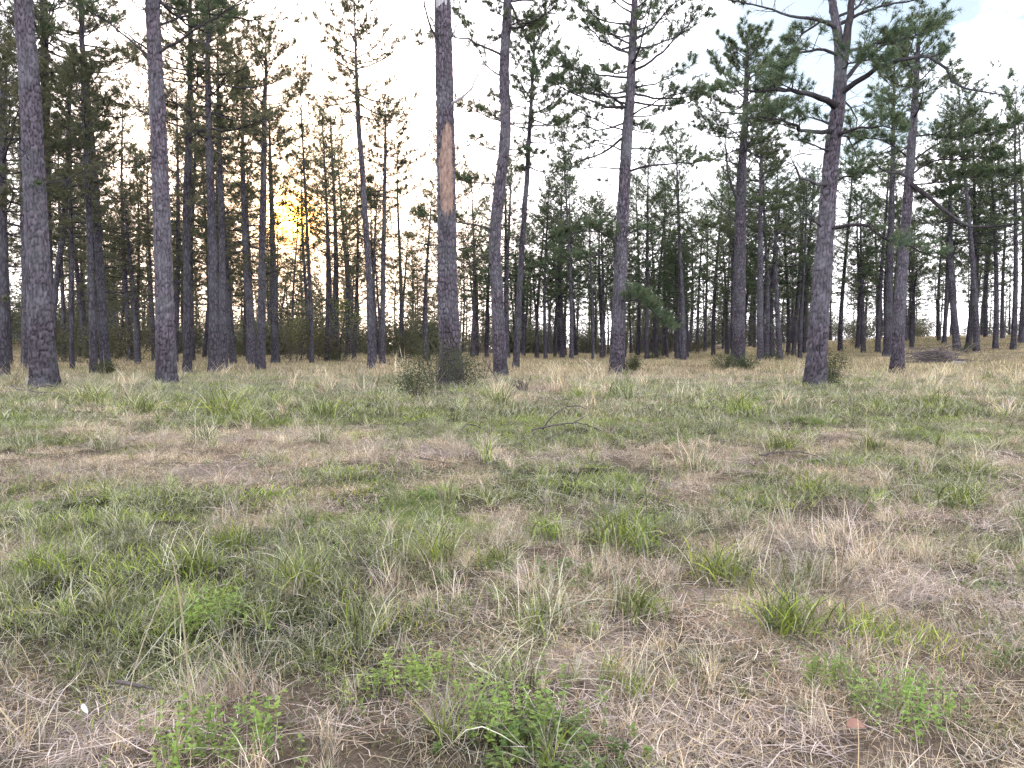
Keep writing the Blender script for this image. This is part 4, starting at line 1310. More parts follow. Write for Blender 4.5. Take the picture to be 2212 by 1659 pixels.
# ------------------------------------------------------------------ small building far behind the left edge
def paint_mat(name, c, rough=.6):
    m, n, l, out = mat(name)
    p = N(n, "ShaderNodeBsdfPrincipled"); p.inputs["Roughness"].default_value = rough
    t = N(n, "ShaderNodeTexCoord"); no = N(n, "ShaderNodeTexNoise"); no.inputs["Scale"].default_value = 1.5; no.inputs["Detail"].default_value = 5
    l.new(t.outputs["Object"], no.inputs["Vector"])
    mr = N(n, "ShaderNodeMapRange"); mr.inputs[3].default_value = .8; mr.inputs[4].default_value = 1.1; l.new(no.outputs["Fac"], mr.inputs[0])
    mx = N(n, "ShaderNodeMix", data_type="RGBA", blend_type="MULTIPLY"); mx.inputs[0].default_value = 1; mx.inputs[6].default_value = c
    l.new(mr.outputs[0], mx.inputs[7]); l.new(mx.outputs[2], p.inputs["Base Color"]); l.new(p.outputs[0], out.inputs["Surface"])
    return m


def box(b, x0, x1, y0, y1, z0, z1):
    V = [(x, y, z) for z in (z0, z1) for y in (y0, y1) for x in (x0, x1)]
    b.add(V, [(0, 1, 3, 2), (4, 6, 7, 5), (0, 4, 5, 1), (2, 3, 7, 6), (0, 2, 6, 4), (1, 5, 7, 3)])


def building():
    Y = 118.0
    x = (33 - CX) / F * Y; z = float(terrain(x, Y))
    e = obj("shed", None, None, (x, Y, z), label="pale blue metal shed glimpsed between trunks at the far left", category="shed")
    M1 = paint_mat("pale_blue_siding", (.60, .74, .80, 1)); M2 = paint_mat("pale_roof", (.78, .78, .80, 1), .4); M3 = paint_mat("shed_door", (.30, .33, .36, 1))
    b = MB(); box(b, -5, 3.5, 0, 6, -.5, 2.3); obj("wall", b.mesh("wall", M1, False), e)
    b = MB()
    b.add([(-5.3, -.4, 2.25), (3.8, -.4, 2.25), (3.8, 3, 3.5), (-5.3, 3, 3.5), (-5.3, 6.4, 2.25), (3.8, 6.4, 2.25), (-5.3, -.4, 2.35), (3.8, -.4, 2.35), (3.8, 3, 3.6), (-5.3, 3, 3.6), (-5.3, 6.4, 2.35), (3.8, 6.4, 2.35)],
          [(6, 7, 8, 9), (9, 8, 11, 10), (0, 3, 2, 1), (3, 4, 5, 2), (0, 1, 7, 6), (4, 10, 11, 5), (0, 6, 9, 3), (3, 9, 10, 4), (1, 2, 8, 7), (2, 5, 11, 8)])
    obj("roof", b.mesh("roof", M2, False), e)
    b = MB(); box(b, -3.4, -1.2, -.05, .05, -.2, 1.95); obj("door", b.mesh("door", M3, False), e)
    for k in range(8):
        b = MB(); box(b, -4.8 + k * 1.1, -4.74 + k * 1.1, -.03, -.003, -.4, 2.2); obj("siding_rib", b.mesh("siding_rib", M1, False), e)


building()


# ------------------------------------------------------------------ brush pile and fallen branches
def stick(rng, L, r, k=6, forks=2, curve=.15):
    b = MB()
    n = 7
    d = np.linspace(0, 1, n)
    P = np.stack([d * L, curve * L * np.sin(d * 3.0 + rng.uniform(0, 3)) * d * rng.choice([-1, 1]), .06 * L * np.sin(d * 4 + rng.uniform(0, 6))], 1)
    P += rng.normal(size=P.shape) * .012 * L
    b.tube(P, np.linspace(r, r * .3, n), k)
    for q in range(forks):
        i = rng.integers(1, n - 1)
        e = unit(np.array((1, rng.normal() * .8, rng.normal() * .6))) * L * rng.uniform(.2, .45)
        b.tube(np.array([P[i], P[i] + e * .5 + rng.normal(size=3) * .02 * L, P[i] + e]), [r * .6, r * .4, r * .15], 4)
    return b


rngp = np.random.default_rng(9)
g = ground(2015, 786)
pile = obj("brush_pile", None, None, g, label="heap of dead grey branches on the slope right of the dark green pine", category="brush pile")
sticks = [stick(rngp, rngp.uniform(1.4, 2.6), rngp.uniform(.025, .06), 6, 3).mesh("branch", M_BRUSH) for _ in range(8)]
for i in range(58):
    lay = i / 58
    o = obj("branch", sticks[i % 8], pile)
    a = rngp.normal() * .55 + (math.pi if rngp.random() < .5 else 0)
    cxp = rngp.normal() * .9 * (1 - .4 * lay); cyp = rngp.normal() * .5
    o.location = (cxp - math.cos(a) * .9, cyp - math.sin(a) * .9, .06 + .75 * lay * math.exp(-(cxp / 1.4) ** 2))
    o.rotation_euler = (rngp.uniform(0, 6.28), rngp.normal() * .13 - .05, a)
o = obj("branch", sticks[0], pile, label="dark bent branch sticking up out of the heap")
o.location = (.9, -.5, .35); o.rotation_euler = (0, -.5, .2)
g = ground(2070, 787)
b = MB(); b.tube(np.array([(-.45, 0, .09), (0, .03, .09), (.45, .02, .10)]), [.10, .095, .09], 12)
b.tube(np.array([(.45, .02, .10), (.452, .02, .10)]), [.09, .002], 12); b.tube(np.array([(-.45, 0, .09), (-.452, 0, .09)]), [.10, .002], 12)
obj("cut_log", b.mesh("cut_log", M_GREYWOOD), None, g, label="short pale cut log lying at the brush pile's right end", category="log")


def ground_stick(name, label, pts, r, r1, mats=M_TWIG, lift=.03, extra=()):
    """a branch on the grass: points as (px, py of the ground spot, height above it)"""
    W = [ground(p[0], p[1]) + np.array((0, 0, p[2] + lift)) for p in pts]
    o0 = W[0].copy()
    b = MB()
    n = len(W) * 4
    P = smooth_path(np.array(W) - o0, n)
    b.tube(P + np.random.default_rng(len(pts)).normal(size=P.shape) * r * .25, np.linspace(r, r1, n), 6)
    for ex in extra:
        E = smooth_path(np.array([ground(p[0], p[1]) + np.array((0, 0, p[2] + lift)) for p in ex]) - o0, len(ex) * 3)
        b.tube(E, np.linspace(r * .75, r1 * .6, len(E)), 5)
    return obj(name, b.mesh(name, mats), None, o0, label=label, category="branch")


ground_stick("fallen_branch", "dark forked dead branch arching above the grass in mid meadow", [(1148, 942, .06), (1180, 940, .10), (1215, 938, .13), (1255, 938, .14), (1290, 942, .08)], .017, .007,
             extra=[[(1172, 937, .03), (1190, 938, .22), (1215, 938, .36), (1228, 938, .40)], [(1228, 938, .40), (1250, 936, .40), (1268, 935, .34)],
                    [(1235, 938, .13), (1255, 936, .20), (1268, 934, .24)], [(1180, 955, .0), (1200, 948, .03), (1225, 945, .02)], [(1150, 940, .02), (1160, 948, .0)], [(1270, 930, .04), (1300, 940, .03)]])
ground_stick("fallen_branch", "small dead twig lying left of the forked dead branch", [(990, 938, .0), (1008, 930, .06), (1030, 930, .04), (1055, 938, .0)], .014, .005, extra=[[(1008, 930, .06), (985, 938, .0)]])
ground_stick("fallen_branch", "short dark stick in the dry grass below the meadow's middle", [(905, 1000, .03), (930, 1004, .03), (960, 1008, .01)], .014, .006)
ground_stick("fallen_branch", "long thin stick lying flat right of the meadow's middle", [(1640, 995, .03), (1680, 991, .05), (1720, 990, .05), (1765, 994, .02)], .012, .005)
ground_stick("fallen_branch", "grey curved branch lying in front of the leftmost big pine", [(25, 846, .15), (40, 848, .03), (60, 848, .03), (85, 845, .08), (105, 843, .10), (125, 846, .03)], .03, .012, extra=[[(60, 848, .03), (85, 852, .02), (115, 852, .02)]])
ground_stick("fallen_branch", "dark slanting dead limb propped beside the crooked pine's base", [(1078, 828, .0), (1062, 826, .35), (1050, 824, .62), (1042, 824, .78)], .03, .012)
ground_stick("fallen_branch", "grey broken stick in the lower left foreground grass", [(250, 1505, .04), (290, 1510, .03), (330, 1520, .03)], .010, .005)

# ------------------------------------------------------------------ grass
# one clump = curved blades; colour differs blade by blade
def blades(rng, n, h, w, spread, lean, curl, pal, seg=4, lie=0.0, hmin=.45):
    base = rng.normal(size=(n, 2)) * spread
    a = rng.uniform(0, 2 * np.pi, n)
    H = h * rng.uniform(hmin, 1.15, n)
    ln = np.abs(rng.normal(size=n)) * lean + lie
    cl = curl * rng.uniform(.3, 1.4, n)
    t = np.linspace(0, 1, seg)[None, :]
    ang = ln[:, None] + cl[:, None] * t
    ang = np.minimum(ang, 1.75)
    ds = H[:, None] / (seg - 1)
    hx = np.concatenate([np.zeros((n, 1)), np.cumsum(np.sin(ang[:, :-1]) * ds, 1)], 1)
    hz = np.concatenate([np.zeros((n, 1)), np.cumsum(np.cos(ang[:, :-1]) * ds, 1)], 1)
    hz = np.maximum(hz, .004 + .01 * rng.random((n, 1)))
    tw = rng.normal(size=(n, 1)) * .5 * t
    dx = np.cos(a)[:, None] * hx - np.sin(a)[:, None] * hx * tw; dy = np.sin(a)[:, None] * hx + np.cos(a)[:, None] * hx * tw
    P = np.stack([base[:, 0:1] + dx, base[:, 1:2] + dy, hz], -1)
    sa = a + np.pi / 2 + rng.normal(size=n) * .9
    S = np.stack([np.cos(sa), np.sin(sa), rng.normal(size=n) * .25], -1)[:, None, :]
    W = w * rng.uniform(.6, 1.3, (n, 1, 1)) * .5 * np.array([.75, 1.0, .8, .12] if seg == 4 else np.interp(np.linspace(0, 1, seg), [0, .3, .7, 1], [.75, 1, .75, .1]))[None, :, None]
    V = np.stack([P - S * W, P + S * W], 2).reshape(n, seg * 2, 3)
    i = np.arange(n)[:, None, None] * seg * 2 + np.arange(seg - 1)[None, :, None] * 2
    Q = (i + np.array([0, 1, 3, 2])[None, None, :]).reshape(-1, 4)
    pal = np.asarray(pal)
    c = pal[rng.integers(0, len(pal), n)] * rng.uniform(.45, 1.6, (n, 1)) ** 1.15
    C = np.repeat(c[:, None, :], seg * 2, axis=1)
    b = MB(); b.add(V.reshape(-1, 3), Q, None, C.reshape(-1, 3))
    return b


def leaf_sprig(rng, n, h, size, spread, pal):
    """low broad-leaved weed: short stems with paired little leaves"""
    b = MB()
    for i in range(n):
        x, y = rng.normal(size=2) * spread
        H = h * rng.uniform(.5, 1.1); a = rng.uniform(0, 6.28); l_ = rng.uniform(0, .35)
        top = np.array((x + math.cos(a) * H * l_, y + math.sin(a) * H * l_, H))
        c = np.asarray(pal)[rng.integers(0, len(pal))] * rng.uniform(.75, 1.25)
        b.tube(np.array([(x, y, 0), top]), [.0012, .0008], 3, c)
        for k in range(4):
            f = .35 + .2 * k; p = np.array((x, y, 0)) * (1 - f) + top * f
            for s in (0, 1, 2):
                aa = rng.uniform(0, 6.28); d = np.array((math.cos(aa), math.sin(aa), rng.uniform(-.1, .5)))
                q = np.array((-math.sin(aa), math.cos(aa), 0)); L = size * rng.uniform(.6, 1.2)
                b.add([p, p + d * L * .5 + q * L * .28, p + d * L, p + d * L * .5 - q * L * .28], [(0, 1, 2, 3)], None, c)
    return b


GRN = [(.165, .190, .062), (.205, .230, .078), (.135, .160, .058), (.25, .255, .115), (.32, .305, .20), (.115, .145, .05), (.40, .38, .28)]
GRNB = [(.23, .30, .045), (.29, .36, .06), (.17, .25, .045), (.36, .41, .085)]
STR = [(.50, .40, .285), (.42, .32, .22), (.58, .48, .36), (.34, .25, .17), (.50, .425, .38), (.60, .52, .46)]
PNK = [(.48, .40, .385), (.56, .48, .465), (.38, .31, .295), (.60, .52, .475)]
PALE = [(.56, .53, .41), (.63, .60, .50), (.48, .47, .34)]
GREYG = [(.32, .33, .24), (.40, .40, .31), (.25, .27, .18), (.46, .45, .37)]
WEED = [(.17, .255, .05), (.21, .29, .065), (.13, .21, .05)]

def src(kind, mb):
    i = len(clumps.objects)
    o = bpy.data.objects.new("clump_%03d" % i, mb.mesh("clump_%03d" % i, M_GRASS, True))
    clumps.objects.link(o)
    KINDS.setdefault(kind, []).append(i)


def merge(*ms):
    b = MB()
    for m in ms:
        V = np.concatenate(m.V); C = np.concatenate(m.C)
        b.add(V, np.concatenate(m.Q) if m.Q else None, np.concatenate(m.T) if m.T else None, C)
    return b


gr = np.random.default_rng(2024)
MOSSC = [(.13, .16, .05), (.17, .19, .07), (.10, .125, .045), (.20, .22, .09)]
for lod, (wk, nk, spr_) in enumerate(((1.0, 1.0, .15), (1.2, .85, .18))):
    t = "nm"[lod]
    B = lambda n, h, w, *a, **k: blades(gr, int(n * nk), h, w * wk, spr_, *a, **k)
    for _ in range(4):
        src(t + "green", merge(B(190, .10, .0042, .45, 1.1, GRN), B(60, .20, .0030, .7, 1.4, GREYG), B(40, .12, .0048, .3, .8, GRNB), B(60, .13, .0034, .4, .7, GREYG + GRN, lie=.9)))
    for _ in range(3):
        src(t + "moss", merge(leaf_sprig(gr, int(70 * nk), .055, .015 * wk, spr_, MOSSC), B(90, .12, .0036, .4, .8, GRN, lie=.7), B(30, .24, .0028, .6, 1.2, GREYG)))
    for _ in range(4):
        src(t + "straw", merge(B(170, .09, .0036, .55, .8, STR), B(170, .20, .0034, .35, .5, STR, lie=1.05), B(25, .09, .0042, .4, .9, GRN)))
    for _ in range(3):
        src(t + "pink", merge(B(190, .20, .0038, .4, .6, PNK, lie=.95), B(90, .10, .0034, .6, .8, PNK + STR)))
    for _ in range(3):
        src(t + "weed", merge(leaf_sprig(gr, int(38 * nk), .11, .026 * wk, spr_ * .8, WEED), B(120, .10, .0040, .45, 1.0, GRN)))
    for _ in range(4):
        src(t + "mixed", merge(B(110, .10, .0040, .5, 1.0, GRN), B(110, .18, .0034, .4, .6, STR + PNK, lie=.95), B(50, .22, .0030, .7, 1.3, GREYG), B(60, .09, .0036, .5, .8, STR)))
    for _ in range(3):
        src(t + "fresh", merge(B(150, .13, .0062, .35, .9, GRNB), B(120, .11, .0042, .5, 1.0, GRN), B(30, .2, .003, .7, 1.3, GREYG)))
    for _ in range(5):
        src(t + "bunch", merge(blades(gr, int(42 * nk), .30, .0036 * wk, .035, .75, 1.5, GREYG + PALE, seg=5), blades(gr, int(26 * nk), .22, .0062 * wk, .03, .25, .8, GRN + GRNB, seg=5)))
    for _ in range(3):
        src(t + "strawbunch", blades(gr, int(60 * nk), .30, .0032 * wk, .045, .45, .9, STR + PALE + PNK, seg=5))
for _ in range(4):
    src("stalk", blades(gr, 3, .62, .0028, .05, .35, .8, PALE + STR, seg=6))
for _ in range(3):
    src("lyingstalk", blades(gr, 3, .55, .0034, .05, .2, .4, PALE + STR, seg=5, lie=1.15))
# coarser clumps for distant ground, where single blades are under a pixel
for _ in range(4):
    src("fgreen", merge(blades(gr, 150, .14, .011, .30, .5, 1.0, GRN), blades(gr, 30, .28, .008, .28, .6, 1.1, GREYG)))
for _ in range(3):
    src("ffresh", merge(blades(gr, 90, .17, .013, .28, .4, .9, GRNB), blades(gr, 70, .14, .011, .30, .5, 1.0, GRN)))
for _ in range(4):
    src("fmixed", merge(blades(gr, 90, .13, .011, .30, .5, 1.0, GRN), blades(gr, 60, .16, .010, .30, .6, .8, STR + PNK), blades(gr, 25, .28, .008, .28, .6, 1.1, GREYG)))
for _ in range(4):
    src("fstraw", merge(blades(gr, 90, .14, .010, .30, .55, .9, STR), blades(gr, 80, .22, .010, .30, .4, .5, STR + PNK, lie=.95)))
for _ in range(4):
    src("fbunch", merge(blades(gr, 44, .40, .0085, .07, .6, 1.3, GREYG + PALE, seg=5), blades(gr, 26, .30, .013, .06, .25, .8, GRN + GRNB, seg=5)))
for _ in range(3):
    src("fstrawbunch", blades(gr, 50, .42, .0080, .09, .4, .8, STR + PALE, seg=5))
for _ in range(3):
    src("ftan", blades(gr, 200, .17, .022, .75, .6, .8, [(.47, .385, .27), (.42, .335, .225), (.54, .455, .325), (.36, .32, .20)], seg=3))
for _ in range(3):
    src("folive", blades(gr, 200, .17, .022, .75, .6, .8, [(.25, .255, .13), (.31, .305, .165), (.39, .345, .215)], seg=3))
for _ in range(2):
    src("ftanbunch", blades(gr, 60, .38, .016, .22, .45, .8, [(.44, .35, .24), (.36, .29, .20), (.48, .42, .30)], seg=4))

def sample(rng, d0, d1, n, margin=1.14):
    """random ground spots between two distances, spread evenly over the area seen (and a strip beside it)"""
    y = np.sqrt(rng.uniform(d0 ** 2, d1 ** 2, n))
    x = rng.uniform(-1, 1, n) * (y * .666 * margin + .6)
    return x, y, terrain(x, y)


def choose(rng, kinds, probs):
    """kinds list, probs (n,k) -> clump index per point"""
    probs = np.maximum(probs, 0); probs /= probs.sum(1, keepdims=True)
    u = rng.random((len(probs), 1))
    k = np.minimum((np.cumsum(probs, 1) < u).sum(1), len(kinds) - 1)
    out = np.zeros(len(probs), int)
    for q, nm in enumerate(kinds):
        m = k == q
        out[m] = rng.choice(KINDS[nm], m.sum())
    return out, k


def lay(name, label, cat, d0, d1, n, kinds, pf, size, seed, tilt=.15, zk=1.0):
    rng = np.random.default_rng(seed)
    x, y, z = sample(rng, d0, d1, n)
    d = dryness(x, y, z)
    idx, k = choose(rng, kinds, pf(d, x, y))
    s = size(rng, n, d, k)
    s3 = np.stack([s, s, s * zk * rng.uniform(.75, 1.25, n)], 1)
    return scatter(name, label, cat, np.stack([x, y, z - .005], 1), idx, s3, tilt, seed)


def dg(d):
    return ss(.36, .68, d)


def size_near(rng, n, d, k):
    return rng.lognormal(0, .28, n) * (.8 + .35 * vnoise(np.arange(n) * .37, d * 5, 3))


def pn(d, x, y):
    t = dg(d); g = 1 - t
    mixd = np.exp(-((t - .5) / .28) ** 2)
    p = fbm(x / .6, y / .6, 41, 3); q = fbm(x / .9, y / .9, 43, 3)
    return np.stack([g * .9 + .03, g * 1.6 * ss(.46, .62, p) + .02, t * 1.0 + .02, t * 1.5 * ss(.50, .64, q) + .01, g * 1.3 * ss(.55, .68, q) + .01, mixd * .9 + .08, 1.1 * freshness(x, y) * (.25 + .75 * g)], 1)


KP = ["green", "moss", "straw", "pink", "weed", "mixed", "fresh"]
area = lambda a, b: .666 * 1.14 * (b * b - a * a)
sz = lambda k0: (lambda r, n, d, k: k0 * r.lognormal(0, .18, n))
lay("meadow_grass", "tangled short green and straw grass of the near meadow", "grass", 1.6, 6.5, int(area(1.6, 6.5) * 20), ["n" + k for k in KP], pn, sz(.9), 1, .06, .72)
lay("meadow_grass", "tangled short green and straw grass of the middle meadow", "grass", 6.5, 14, int(area(6.5, 14) * 17), ["m" + k for k in KP], pn, sz(.95), 2, .06, .62)


def pfar(d, x, y):
    t = dg(d); g = 1 - t
    return np.stack([g * 1.0 + .03, np.exp(-((t - .5) / .3) ** 2) + .05, t * 1.1 + .02, .9 * freshness(x, y) * (.2 + .8 * g)], 1)


lay("meadow_grass", "green and straw grass of the far meadow before the pines", "grass", 14, 33, int(area(14, 33) * 5.5), ["fgreen", "fmixed", "fstraw", "ffresh"], pfar, sz(1.0), 3, .05, .66)
lay("stand_grass", "short tan grass on the open floor among the pines", "grass", 31, 120, 7500, ["ftan", "folive", "ftanbunch"],
    lambda d, x, y: np.stack([d * 1.0, (1.0 - d) * .9, .12 + 0 * d], 1), sz(1.05), 4, .04)


def pb(d, x, y):
    t = dg(d)
    return np.stack([1.15 - t, .12 + .5 * t], 1)


lay("bunch_grass", "small ragged bunches of bent grass all over the near meadow", "grass", 1.8, 6.5, 460, ["nbunch", "nstrawbunch"], pb, lambda r, n, d, k: .56 * r.lognormal(0, .35, n), 7, .12)
lay("bunch_grass", "small ragged bunches of bent grass all over the middle meadow", "grass", 6.5, 14, 900, ["mbunch", "mstrawbunch"], pb, lambda r, n, d, k: .56 * r.lognormal(0, .35, n), 8, .12)
lay("bunch_grass", "ragged bunches of bent grass in the far meadow", "grass", 14, 34, 2000, ["fbunch", "fstrawbunch"], pb, lambda r, n, d, k: .56 * r.lognormal(0, .32, n), 9, .12)
lay("tall_dry_stems", "thin pale arching grass stems standing over the meadow", "grass", 1.7, 14, 620, ["stalk", "lyingstalk"],
    lambda d, x, y: np.stack([.4 + 0 * d, .6 + 0 * d], 1), lambda r, n, d, k: r.lognormal(-.3, .3, n), 5, .25)
lay("tall_dry_stems", "pale seed stems of the far meadow edge", "grass", 14, 34, 420, ["stalk", "fstrawbunch"],
    lambda d, x, y: np.stack([.8 + 0 * d, .15 + 0 * d], 1), lambda r, n, d, k: 1.35 * r.lognormal(0, .25, n), 6, .2)

# ---- conspicuous single tufts
TUFTS = []
for s in range(4):
    rng_ = np.random.default_rng(300 + s)
    up = blades(rng_, 130, .29, .0080, .080, .50, 1.1, GRNB + GRN[:2] + [(.10, .15, .03)], seg=5)
    dead = blades(rng_, 120, .42, .0045, .10, .75, 1.5, GREYG + PALE + GRN[:3], seg=6)
    core = blades(rng_, 40, .22, .006, .07, .4, .8, GRN)
    TUFTS.append((up.mesh("fresh_blades", M_GRASS), dead.mesh("dry_skirt", M_GRASS), core.mesh("inner_blades", M_GRASS)))

TUFT_SPOTS = [
    (1350, 1185, 1.45, 0, "largest green grass tuft with pale drooping skirt, right of the meadow's centre"),
    (1600, 900, 1.5, 1, "round bright green tuft below the round-topped pine"),
    (200, 872, 1.3, 2, "wide bright green tuft below the leaning pine of the left stand"),
    (300, 897, 1.4, 1, "bright green tuft left of and below the second big pine"),
    (340, 880, 1.0, 3, "small green tuft just under the second big pine's foot"),
    (480, 902, 1.6, 2, "broad green tuft below the close pair of pines"),
    (545, 912, 1.2, 0, "green tuft right of the broad tuft below the close pair"),
    (595, 880, 1.1, 1, "upright green tuft below the pine left of the sun"),
    (700, 905, 1.2, 2, "loose green tuft midway between sun and dead pine"),
    (410, 1235, .95, 0, "fresh yellow-green tuft in the lower left green patch"),
    (655, 1265, 1.05, 1, "tall-bladed tuft with a grey skirt, lower left of centre"),
    (500, 1180, .8, 2, "narrow tuft with upright pale stems above the lower left green patch"),
    (640, 1120, .75, 3, "yellowish tuft at the right rim of the left dry patch"),
    (810, 1215, .95, 3, "grey-green tuft left of the meadow's centre"),
    (945, 1210, .9, 2, "tuft with a dark collapsed skirt near the meadow's centre"),
    (1185, 1165, .95, 1, "small fresh tuft left of the largest grass tuft"),
    (1075, 1230, .8, 0, "tuft with tall straight straws left below the largest tuft"),
    (1560, 1250, 1.1, 2, "green tuft right below the largest grass tuft"),
    (1735, 1265, .95, 3, "dark grey-green tuft beside the pale bare patch at right"),
    (2080, 1095, 1.15, 0, "spreading green tuft near the right edge of the middle meadow"),
    (2110, 1030, 1.0, 2, "pale-stemmed tuft near the right edge, above the spreading tuft"),
    (1690, 975, 1.1, 1, "flat green tuft below the big forked pine, amid dry grass"),
    (1880, 975, .9, 0, "slim fresh tuft in front of the trunk by the brush pile"),
    (1560, 935, 1.1, 3, "grey-green tuft left below the round bright tuft"),
    (1720, 890, 1.3, 3, "pale spiky tuft in front of the big forked pine"),
    (840, 903, 1.3, 3, "grey-green spiky tuft left of the dead pine's bushes"),
    (1080, 878, 1.2, 1, "dark green tuft in front of the crooked pine"),
    (1245, 862, 1.0, 2, "small dark green tuft left below the layered pine"),
    (1340, 860, 1.2, 0, "green tuft right below the layered pine's foot"),
    (1480, 870, 1.4, 3, "tall pale tuft between the layered and round-topped pines"),
    (445, 955, 1.1, 3, "grey tuft rising from the left dry patch"),
    (225, 972, 1.1, 3, "olive tuft at the upper rim of the left dry patch"),
    (1380, 1330, .9, 1, "green tuft below the largest grass tuft"),
    (1170, 1345, 1.1, 3, "sprawling tuft with arching pale blades in the lower middle"),
    (1700, 1360, 1.05, 1, "leafy tuft with long pale straws in the lower right"),
    (90, 1245, 1.0, 0, "tuft near the left edge with bright upright blades"),
    (60, 970, 1.1, 3, "rounded grey-green tuft at the left edge of the meadow"),
    (1900, 890, 1.1, 1, "small bright tuft below the trunks left of the brush pile"),
    (2020, 880, 1.3, 2, "olive tuft in front of the brush pile"),
    (1890, 1540, .7, 3, "pale loose tuft in the dry lower right foreground"),
    (1100, 1480, .85, 3, "collapsed grey tuft in the lower middle foreground"),
    (590, 1000, .9, 3, "drooping tuft right of the left dry patch's centre"),
    (700, 955, 1.0, 3, "olive tuft above the dry patch, left of the meadow's centre"),
    (1500, 1010, 1.0, 3, "brown-green mound of bent grass right of the forked dead branch"),
    (1760, 1070, .95, 1, "fresh tuft in the right half of the middle meadow"),
]
tr = random.Random(3)
for (px, py, s, v, lab) in TUFT_SPOTS:
    g = ground(px, py)
    e = obj("grass_tuft", None, None, g - np.array((0, 0, .01)), label=lab, category="grass tuft", group="conspicuous grass tufts in the meadow")
    grow = 1.05 + .35 * float(ss(8, 16, g[1]))
    s *= grow * 1.0
    e.scale = (s, s, s * tr.uniform(.85, 1.1)); e.rotation_euler = (0, 0, tr.uniform(0, 6.28))
    f, dsk, cr2 = TUFTS[(v + tr.randrange(2)) % 4]
    if v == 3:
        obj("inner_blades", cr2, e); obj("dry_skirt", dsk, e)
    else:
        obj("fresh_blades", f, e); obj("dry_skirt", dsk, e)
        if tr.random() < .6:
            obj("inner_blades", cr2, e)

# leafy fern-like weeds and small strays
for i, (px, py, s, lab) in enumerate(((440, 1345, 1.2, "bright feathery weed in the lower left green patch"), (1110, 1560, 1.3, "bright leafy weed in the bottom middle foreground"),
                                     (480, 1630, 1.3, "bright leafy weed at the bottom left edge"), (1960, 1545, 1.1, "bright leafy weed in the lower right foreground"),
                                     (870, 1500, 1.1, "green leafy weed left of the collapsed grey tuft"), (1800, 1480, .9, "small yellow-green weed in the dry lower right"))):
    rr_ = np.random.default_rng(500 + i)
    o = obj("leafy_weed", None, None, ground(px, py), label=lab, category="weed", group="bright leafy weeds in the foreground")
    obj("foliage", leaf_sprig(rr_, 60, .15, .020, .11, [(.22, .32, .06), (.26, .35, .08), (.18, .28, .06)]).mesh("foliage", M_GRASS), o, kind="stuff")
    o.scale = (s, s, s)

# long single straws of the foreground
SH = []
for s in range(3):
    rng_ = np.random.default_rng(700 + s)
    SH.append(blades(rng_, 1, .9, .0065, .0, .1, .9, [(.50, .42, .28)], seg=9, hmin=.9).mesh("straw", M_GRASS))
for i, (px, py, sc_, rx, rz, lab) in enumerate(((420, 1640, 1.0, .25, 2.2, "thick bent straw leaning left in the bottom left foreground"), (260, 1650, .8, .35, 2.0, "thick straw near the bottom left corner"),
                                               (640, 1640, 1.25, -.95, .2, "long pale straw slanting up to the right at the bottom"), (60, 1600, .9, -.6, .4, "pale arching straw in the bottom left corner"),
                                               (1000, 1250, .7, .1, 1.0, "upright pale straw left of the largest tuft"), (2190, 1000, .9, .1, 2.2, "tall seed straw at the right edge of the meadow"),
                                               (1870, 1000, .9, .1, 1.2, "tall bent straw below the brush pile"))):
    o = obj("straw", SH[i % 3], None, ground(px, py), label=lab, category="straw", group="long single straws in the foreground")
    o.scale = (sc_,) * 3; o.rotation_euler = (0, rx, rz)

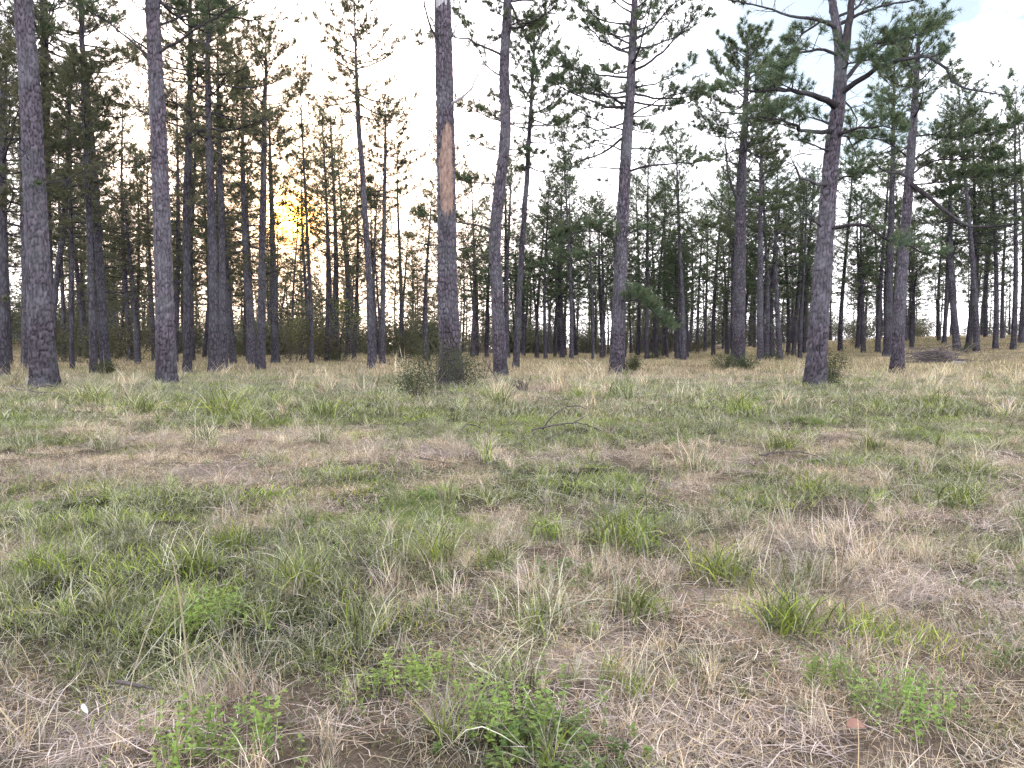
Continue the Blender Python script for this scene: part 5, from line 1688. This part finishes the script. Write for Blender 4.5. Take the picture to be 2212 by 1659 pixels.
# small scraps
b = MB()
uu, vv = np.meshgrid(np.linspace(-1, 1, 9), np.linspace(-1, 1, 5), indexing="ij")
wv = .014 * (1 - uu ** 2) ** .6
V = np.stack([uu * .05, vv * wv, .018 * (1 - uu ** 2) + .006 * vv ** 2], -1).reshape(-1, 3)
i_ = np.arange(8)[:, None] * 5; j_ = np.arange(4)[None, :]
b.add(V, np.stack([i_ + j_, i_ + 5 + j_, i_ + 6 + j_, i_ + j_ + 1], -1).reshape(-1, 4))
o = obj("pale_leaf", b.mesh("pale_leaf", paint_mat("pale_dry_leaf", (.58, .57, .55, 1))), None, ground(186, 1595) + np.array((0, 0, .11)), label="curled white leaf lying in the bottom left foreground grass", category="leaf")
o.rotation_euler = (.5, .35, -.7); o.scale = (.62, .62, .62)
o = obj("dead_leaf", bpy.data.meshes["pale_leaf"].copy(), None, ground(1848, 1613) + np.array((0, 0, .07)), label="reddish brown dead leaf in the dry grass at lower right", category="leaf")
o.data.materials[0] = paint_mat("brown_leaf", (.26, .13, .09, 1)); o.scale = (1, 1.8, 1); o.rotation_euler = (.3, .2, .4)
b = MB()
for k in range(9):
    a = k * 2 * math.pi / 9
    d = np.array((math.cos(a), math.sin(a), .25)); q = np.array((-math.sin(a), math.cos(a), 0))
    b.add([(0, 0, .30), np.array((0, 0, .30)) + d * .02 + q * .008, np.array((0, 0, .30)) + d * .036, np.array((0, 0, .30)) + d * .02 - q * .008], [(0, 1, 2, 3)])
fl = obj("yellow_flower", None, None, ground(1302, 888), label="tiny yellow flower in the grass right of the crooked pine", category="flower")
obj("petals", b.mesh("petals", paint_mat("yellow_petal", (.85, .62, .03, 1))), fl)
b = MB(); b.tube(np.array([(0, 0, 0), (.01, 0, .15), (0, 0, .30)]), [.003, .0025, .002], 5); obj("stem", b.mesh("stem", paint_mat("flower_stem", (.12, .2, .05, 1))), fl)


# ------------------------------------------------------------------ evening haze
b = MB(); box(b, -490, 490, -50, 500, -1.5, 34.0)
m, n, l, out = mat("haze_air")
pv = N(n, "ShaderNodeVolumePrincipled")
pv.inputs["Color"].default_value = (.985, .985, 1.0, 1)
pv.inputs["Density"].default_value = 0.0042
pv.inputs["Anisotropy"].default_value = 0.6
l.new(pv.outputs[0], out.inputs["Volume"])
obj("haze", b.mesh("haze", m, False), None, label="thin pale evening haze between the pines", category="haze", kind="stuff")
